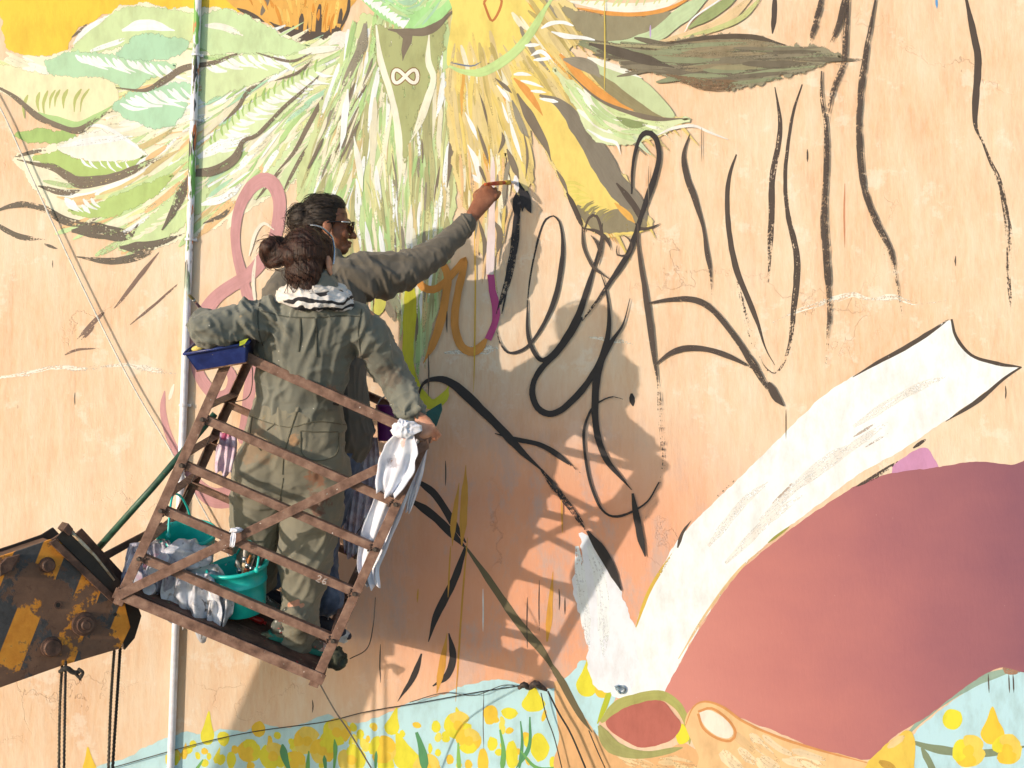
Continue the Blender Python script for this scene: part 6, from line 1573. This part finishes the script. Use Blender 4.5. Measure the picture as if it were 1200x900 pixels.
M_WOODH = [mottled('brush_handle_a', rgb(190, 96, 60), scale=30), mottled('brush_handle_b', rgb(226, 196, 150), scale=30), mottled('brush_handle_c', rgb(120, 60, 50), scale=30), mottled('brush_handle_d', rgb(214, 120, 130), scale=30)]
M_BR2 = [mottled('used_bristles_a', rgb(220, 206, 190), scale=40), mottled('used_bristles_b', rgb(70, 60, 56), scale=40), mottled('used_bristles_c', rgb(196, 120, 60), scale=40)]
blab = ['cream paint brush standing tallest in the front teal bucket', 'orange-brown brush leaning left in the front teal bucket', 'dark handled brush leaning right in the front teal bucket', 'pink brush at the left rim of the front teal bucket', 'rust coloured brush in the middle of the front teal bucket', 'thin dark brush at the right rim of the front teal bucket']
for k, (tx, ty, bx, by, mh, mb, r) in enumerate([(288, 641, 286, 676, 1, 0, .011), (294, 650, 285, 680, 0, 2, .009), (306, 652, 290, 690, 2, 1, .008), (277, 656, 287, 686, 3, 0, .009), (299, 653, 288, 684, 0, 1, .007), (311, 648, 294, 690, 2, 1, .006)]):
    t_, b_ = P(tx, ty, .60 + .02 * (k % 3)), P(bx, by, .60)
    paint_brush(b_, b_ + (t_ - b_) * 0.5, t_, M_WOODH[mh], M_BR2[mb], blab[k], r, group='brushes in the bucket')
# plastic bags with paint pots
M_BAG = plastic('clear_bag_of_pots', rgb(206, 196, 204), [rgb(226, 150, 170), rgb(150, 120, 160), rgb(90, 84, 90)], 0.72)
M_BAG2 = plastic('crumpled_grey_plastic', rgb(232, 226, 226), [rgb(170, 152, 144), rgb(120, 112, 110)], 0.86)
bag = empty('plastic_bag', P(178, 700, .62), 'clear plastic bag of paint pots tied in the lower left basket corner', 'plastic bag')
for k, (pts, ws) in enumerate([([(160, 640, .69), (162, 662, .70), (160, 684, .71), (159, 696, .69)], [.034, .060, .066, .050]), ([(186, 636, .68), (190, 660, .70), (192, 684, .71), (189, 700, .68)], [.040, .062, .066, .048]), ([(172, 634, .66), (176, 668, .66), (174, 700, .66)], [.07, .10, .09])]):
    drape('film', pts, ws, M_BAG, bag, 3.5, .018, 2.0 + 3 * k, m=34, thick=.0008, n=14)
M_POT = mottled('white_paint_pot', rgb(232, 226, 226), rgb(214, 170, 190), rgb(248, 246, 246), 20, 0.35)
for x, y, r in ((160, 677, .026), (180, 668, .024), (176, 690, .024), (192, 655, .022)):
    q = P(x, y, .73); solid('paint_pot', lathe(q, (0.1, -1, 0.15), [(0, .016), (r * .8, .016), (r * .84, .020), (r, .020), (r, -.03), (0, -.03)], 20, ref=(0, 0, 1)), M_POT, bag, smooth=False)
bag2 = empty('plastic_bag', P(232, 740, .68), 'crumpled grey plastic bag bulging under the lowest rail', 'plastic bag')
for k, (pts, ws) in enumerate([([(206, 668, .70), (208, 694, .72), (212, 712, .72), (214, 726, .70)], [.040, .062, .060, .040]), ([(236, 672, .70), (236, 698, .73), (241, 716, .73), (243, 732, .70)], [.044, .066, .064, .042]), ([(262, 676, .69), (260, 702, .71), (257, 720, .71), (256, 734, .69)], [.026, .044, .046, .030]), ([(226, 664, .66), (230, 694, .65), (234, 718, .64)], [.10, .14, .11])]):
    drape('film', pts, ws, M_BAG2, bag2, 1.7, .024, 1.3 + 2.1 * k, m=36, thick=.0008, n=14, jag=.4)
tag(crumple('plastic_bag', P(214, 650, .66), (.120, .04, .056), plastic('sooty_white_plastic', rgb(214, 210, 216), [rgb(40, 38, 42), rgb(80, 76, 80)], 0.92), None, .40, 14, 9.0, 5), 'white plastic bag smeared with black below the left teal bucket', 'plastic bag')
for x, y, d, r, lb in ((232, 650, .60, .022, 'white lidded jar standing before the left teal bucket'), (203, 713, .60, .030, 'white paint cup half wrapped at the basket floor edge')):
    q = P(x, y, d)
    jar = empty('paint_jar', q, lb, 'jar'); solid('cup', lathe(q, (-.3, -.6, .5), [(0, -.03), (r * .9, -.03), (r, .02), (r * .86, .02), (r * .8, -.02), (0, -.02)], 20), M_POT, jar, smooth=True); solid('paint', lathe(q, (-.3, -.6, .5), [(0, .008), (r * .88, .008)], 20), M_DARKSTEEL, jar)
# clutter on the floor planks
M_RED, M_CANG = mottled('red_plastic', rgb(196, 40, 36), scale=30, rough=0.4), mottled('grey_green_rag', rgb(126, 124, 96), rgb(80, 78, 60), rgb(160, 156, 120), 25)
f0 = floor_at(300, .26, .012)
tag(solid('tube_of_paint', join(sweep([f0 - E1 * .035, f0 - E1 * .01, f0 + E1 * .03], [.006, .012, .013], 10, smooth_n=3), sweep([f0 + E1 * .03, f0 + E1 * .045], .007, 8)), M_RED, smooth=True), 'small red paint tube lying on the basket floor', 'paint tube')
f1 = floor_at(272, .30, .012)
tag(crumple('rag', f1, (.055, .03, .012), mottled('dark_rag', rgb(52, 50, 44), scale=30), None, .35, 30, 3.0, 4), 'dark crumpled rag on the floor behind the grey plastic bag', 'rag')
f2 = floor_at(318, .16, .010)
tag(crumple('rag', f2, (.060, .03, .010), M_CANG, None, .4, 30, 6.0, 4), 'grey green rag on the floor beside the right shoe', 'rag')
f3 = floor_pt(BW - .01, .12, .03)
tag(crumple('rag', f3 + E1 * .045 + Vector((0, 0, .01)), (.040, .035, .040), mottled('black_green_rag', rgb(46, 50, 38), rgb(28, 30, 24), rgb(72, 76, 52), 30), None, .4, 34, 8.0, 4), 'dark green bundle stuck out at the lower right basket corner', 'rag')
# blue tray on the upper left corner
M_BLUE = mottled('blue_plastic', rgb(38, 54, 116), rgb(26, 38, 84), rgb(58, 78, 140), 14, 0.4, spots=[rgb(214, 196, 120)], spot_scale=34, spot_at=0.74)
M_WICK = mottled('paint_caked_tray', rgb(120, 84, 62), rgb(70, 48, 38), rgb(170, 130, 96), 40, 0.8, bstr=0.6)
tray = empty('paint_tray', P(268, 424, .84), 'blue plastic paint tray resting on the upper left basket corner under the arm', 'paint tray')
tx = (P(296, 404, .84) - P(226, 416, .84)); tw_ = tx.length / 2; tx.normalize()
tz = Vector((-tx.z, 0, tx.x)); tz = (tz * 0.93 + Vector((0, -0.30, 0))).normalized(); ty = tz.cross(tx); ty = ty if ty.y > 0 else -ty
tcn = P(263, 411, .84)
tb = lambda x, y, z: tcn + tx * x + ty * y + tz * z
h_, dp = .036, .12
for nm, pts, off, mt in (('front_side', [tb(-tw_, -dp, h_), tb(tw_, -dp, h_), tb(tw_ - .022, -dp + .02, -h_), tb(-tw_ + .022, -dp + .02, -h_)], ty * .005, M_BLUE), ('back_side', [tb(-tw_, dp, h_), tb(tw_, dp, h_), tb(tw_ - .022, dp - .02, -h_), tb(-tw_ + .022, dp - .02, -h_)], ty * -.005, M_BLUE),
                         ('end_side', [tb(-tw_, -dp, h_), tb(-tw_, dp, h_), tb(-tw_ + .022, dp - .02, -h_), tb(-tw_ + .022, -dp + .02, -h_)], tx * .005, M_BLUE), ('end_side', [tb(tw_, -dp, h_), tb(tw_, dp, h_), tb(tw_ - .022, dp - .02, -h_), tb(tw_ - .022, -dp + .02, -h_)], tx * -.005, M_BLUE),
                         ('base', [tb(-tw_ + .02, -dp + .02, -h_), tb(tw_ - .02, -dp + .02, -h_), tb(tw_ - .02, dp - .02, -h_), tb(-tw_ + .02, dp - .02, -h_)], tz * -.006, M_WICK)):
    solid(nm, prism(pts, off), mt, tray)
solid('rim', join(sweep([tb(-tw_ - .004, -dp - .004, h_), tb(tw_ + .004, -dp - .004, h_)], .005, 8), sweep([tb(-tw_ - .004, dp + .004, h_), tb(tw_ + .004, dp + .004, h_)], .005, 8), sweep([tb(-tw_ - .004, -dp, h_), tb(-tw_ - .004, dp, h_)], .005, 8), sweep([tb(tw_ + .004, -dp, h_), tb(tw_ + .004, dp, h_)], .005, 8)), M_BLUE, tray, smooth=True)
M_YSP = mottled('yellow_sponge', rgb(236, 206, 110), scale=40, bstr=0.6)
tag(solid('sponge', ellip(tb(-tw_ + .045, -dp + .03, h_ + .006), (.026, .02, .012), tx, ty, tz), M_YSP, smooth=True), 'small yellow sponge on the blue tray rim below the elbow', 'sponge')
lf = tb(tw_ - .025, -dp - .006, h_ - .004)
tag(solid('paint_scraper', prism([lf, lf + tx * .020 + tz * .004, lf + tx * .038 + tz * .022, lf + tx * .020 + tz * .020, lf + tx * .004 + tz * .016], ty * -.004), mottled('lime_plastic', rgb(186, 196, 50), scale=30)), 'lime green leaf-shaped scraper clipped to the blue tray', 'scraper')
# rags, sheet and pots at the right end
M_RAG = cloth('white_rag', rgb(238, 232, 234), rgb(214, 206, 212), rgb(250, 248, 248), 14, [st(470, 520, .85, .02, rgb(214, 150, 130), .7), st(462, 542, .82, .025, rgb(120, 110, 116), .6)])
rag = empty('white_rag', P(474, 505, .86), 'white rag knotted round the top rail and hanging to the lowest bars', 'rag')
crumple('knot', P(474, 502, .85), (.046, .028, .032), M_RAG, rag, .42, 26, 4.0)
drape('front_fold', [(476, 508, .85), (470, 528, .835), (462, 552, .825), (452, 580, .815)], [.034, .062, .066, .036], M_RAG, rag, 2, .013, 1.0)
drape('long_tail', [(486, 512, .78), (470, 552, .76), (454, 592, .74), (440, 632, .72), (432, 662, .70), (438, 688, .70)], [.030, .050, .060, .056, .042, .024], M_RAG, rag, 2, .015, 2.7)
drape('side_tail', [(498, 518, .74), (492, 546, .72), (484, 576, .70), (478, 600, .68)], [.014, .018, .018, .010], M_RAG, rag, 2, .008, 5.0)
M_SHEET = plastic('lilac_plastic_sheet', rgb(206, 190, 204), [rgb(110, 66, 110), rgb(236, 226, 230)], 0.85, 0.3)
tag(drape('plastic_sheet', [(430, 512, .30), (428, 545, .30), (424, 585, .30), (420, 620, .30), (414, 652, .30)], [.045, .062, .070, .062, .040], M_SHEET, None, 5, .012, 3.3, m=34), 'lilac plastic sheet smeared purple hanging behind the trousers', 'plastic sheet')
tag(drape('pink_rag', [(268, 508, .32), (266, 522, .32), (264, 540, .32), (262, 556, .32)], [.034, .040, .042, .036], cloth('pink_purple_rag', rgb(226, 196, 206), rgb(130, 96, 140), rgb(240, 226, 230), 18, [st(264, 508, .32, .03, rgb(206, 70, 110), .9)]), None, 3, .010, 7.0), 'pink and purple stained rag hung on the left end rail', 'rag')
pp = empty('purple_pot', P(456, 517, .36), 'purple plastic pot hanging behind the top rail at the right', 'pot')
solid('pot_body', lathe(P(456, 517, .36), (P(457, 476, .36) - P(456, 517, .36)), [(0, 0), (.045, 0), (.048, .01), (.056, .14), (.060, .142), (.060, .15), (.055, .15), (.046, .02), (0, .015)], 28), mottled('purple_plastic', rgb(104, 32, 108), rgb(80, 22, 86), rgb(126, 50, 130), 10, 0.35), pp, smooth=True)
solid('pot_handle', sweep([P(440, 480, .36), P(446, 468, .36), P(457, 464, .36), P(468, 468, .36), P(474, 480, .36)], .003, 7, smooth_n=5), M_METAL, pp, smooth=True)
tag(solid('teal_board', prism([P(494, 486, .24), P(517, 472, .24), P(518, 480, .24), P(508, 508, .24), P(498, 506, .24)], (0, .03, 0)), mottled('dark_teal_paint', rgb(20, 92, 86), rgb(14, 66, 62), rgb(40, 116, 108), 14, 0.5), bevel=.003), 'dark teal board behind the hand on the right basket corner', 'board')
tie = empty('cloth_tie', P(277, 624, .83), 'strip of white cloth tied where brace and rail cross', 'cloth tie')
crumple('knot', P(277, 621, .845), (.026, .016, .012), M_RAG, tie, .4, 60, 3.0, 4)
drape('tail', [(274, 624, .852), (273, 632, .852), (272, 641, .850)], [.008, .010, .008], M_RAG, tie, 2, .003, 1.0, m=10)
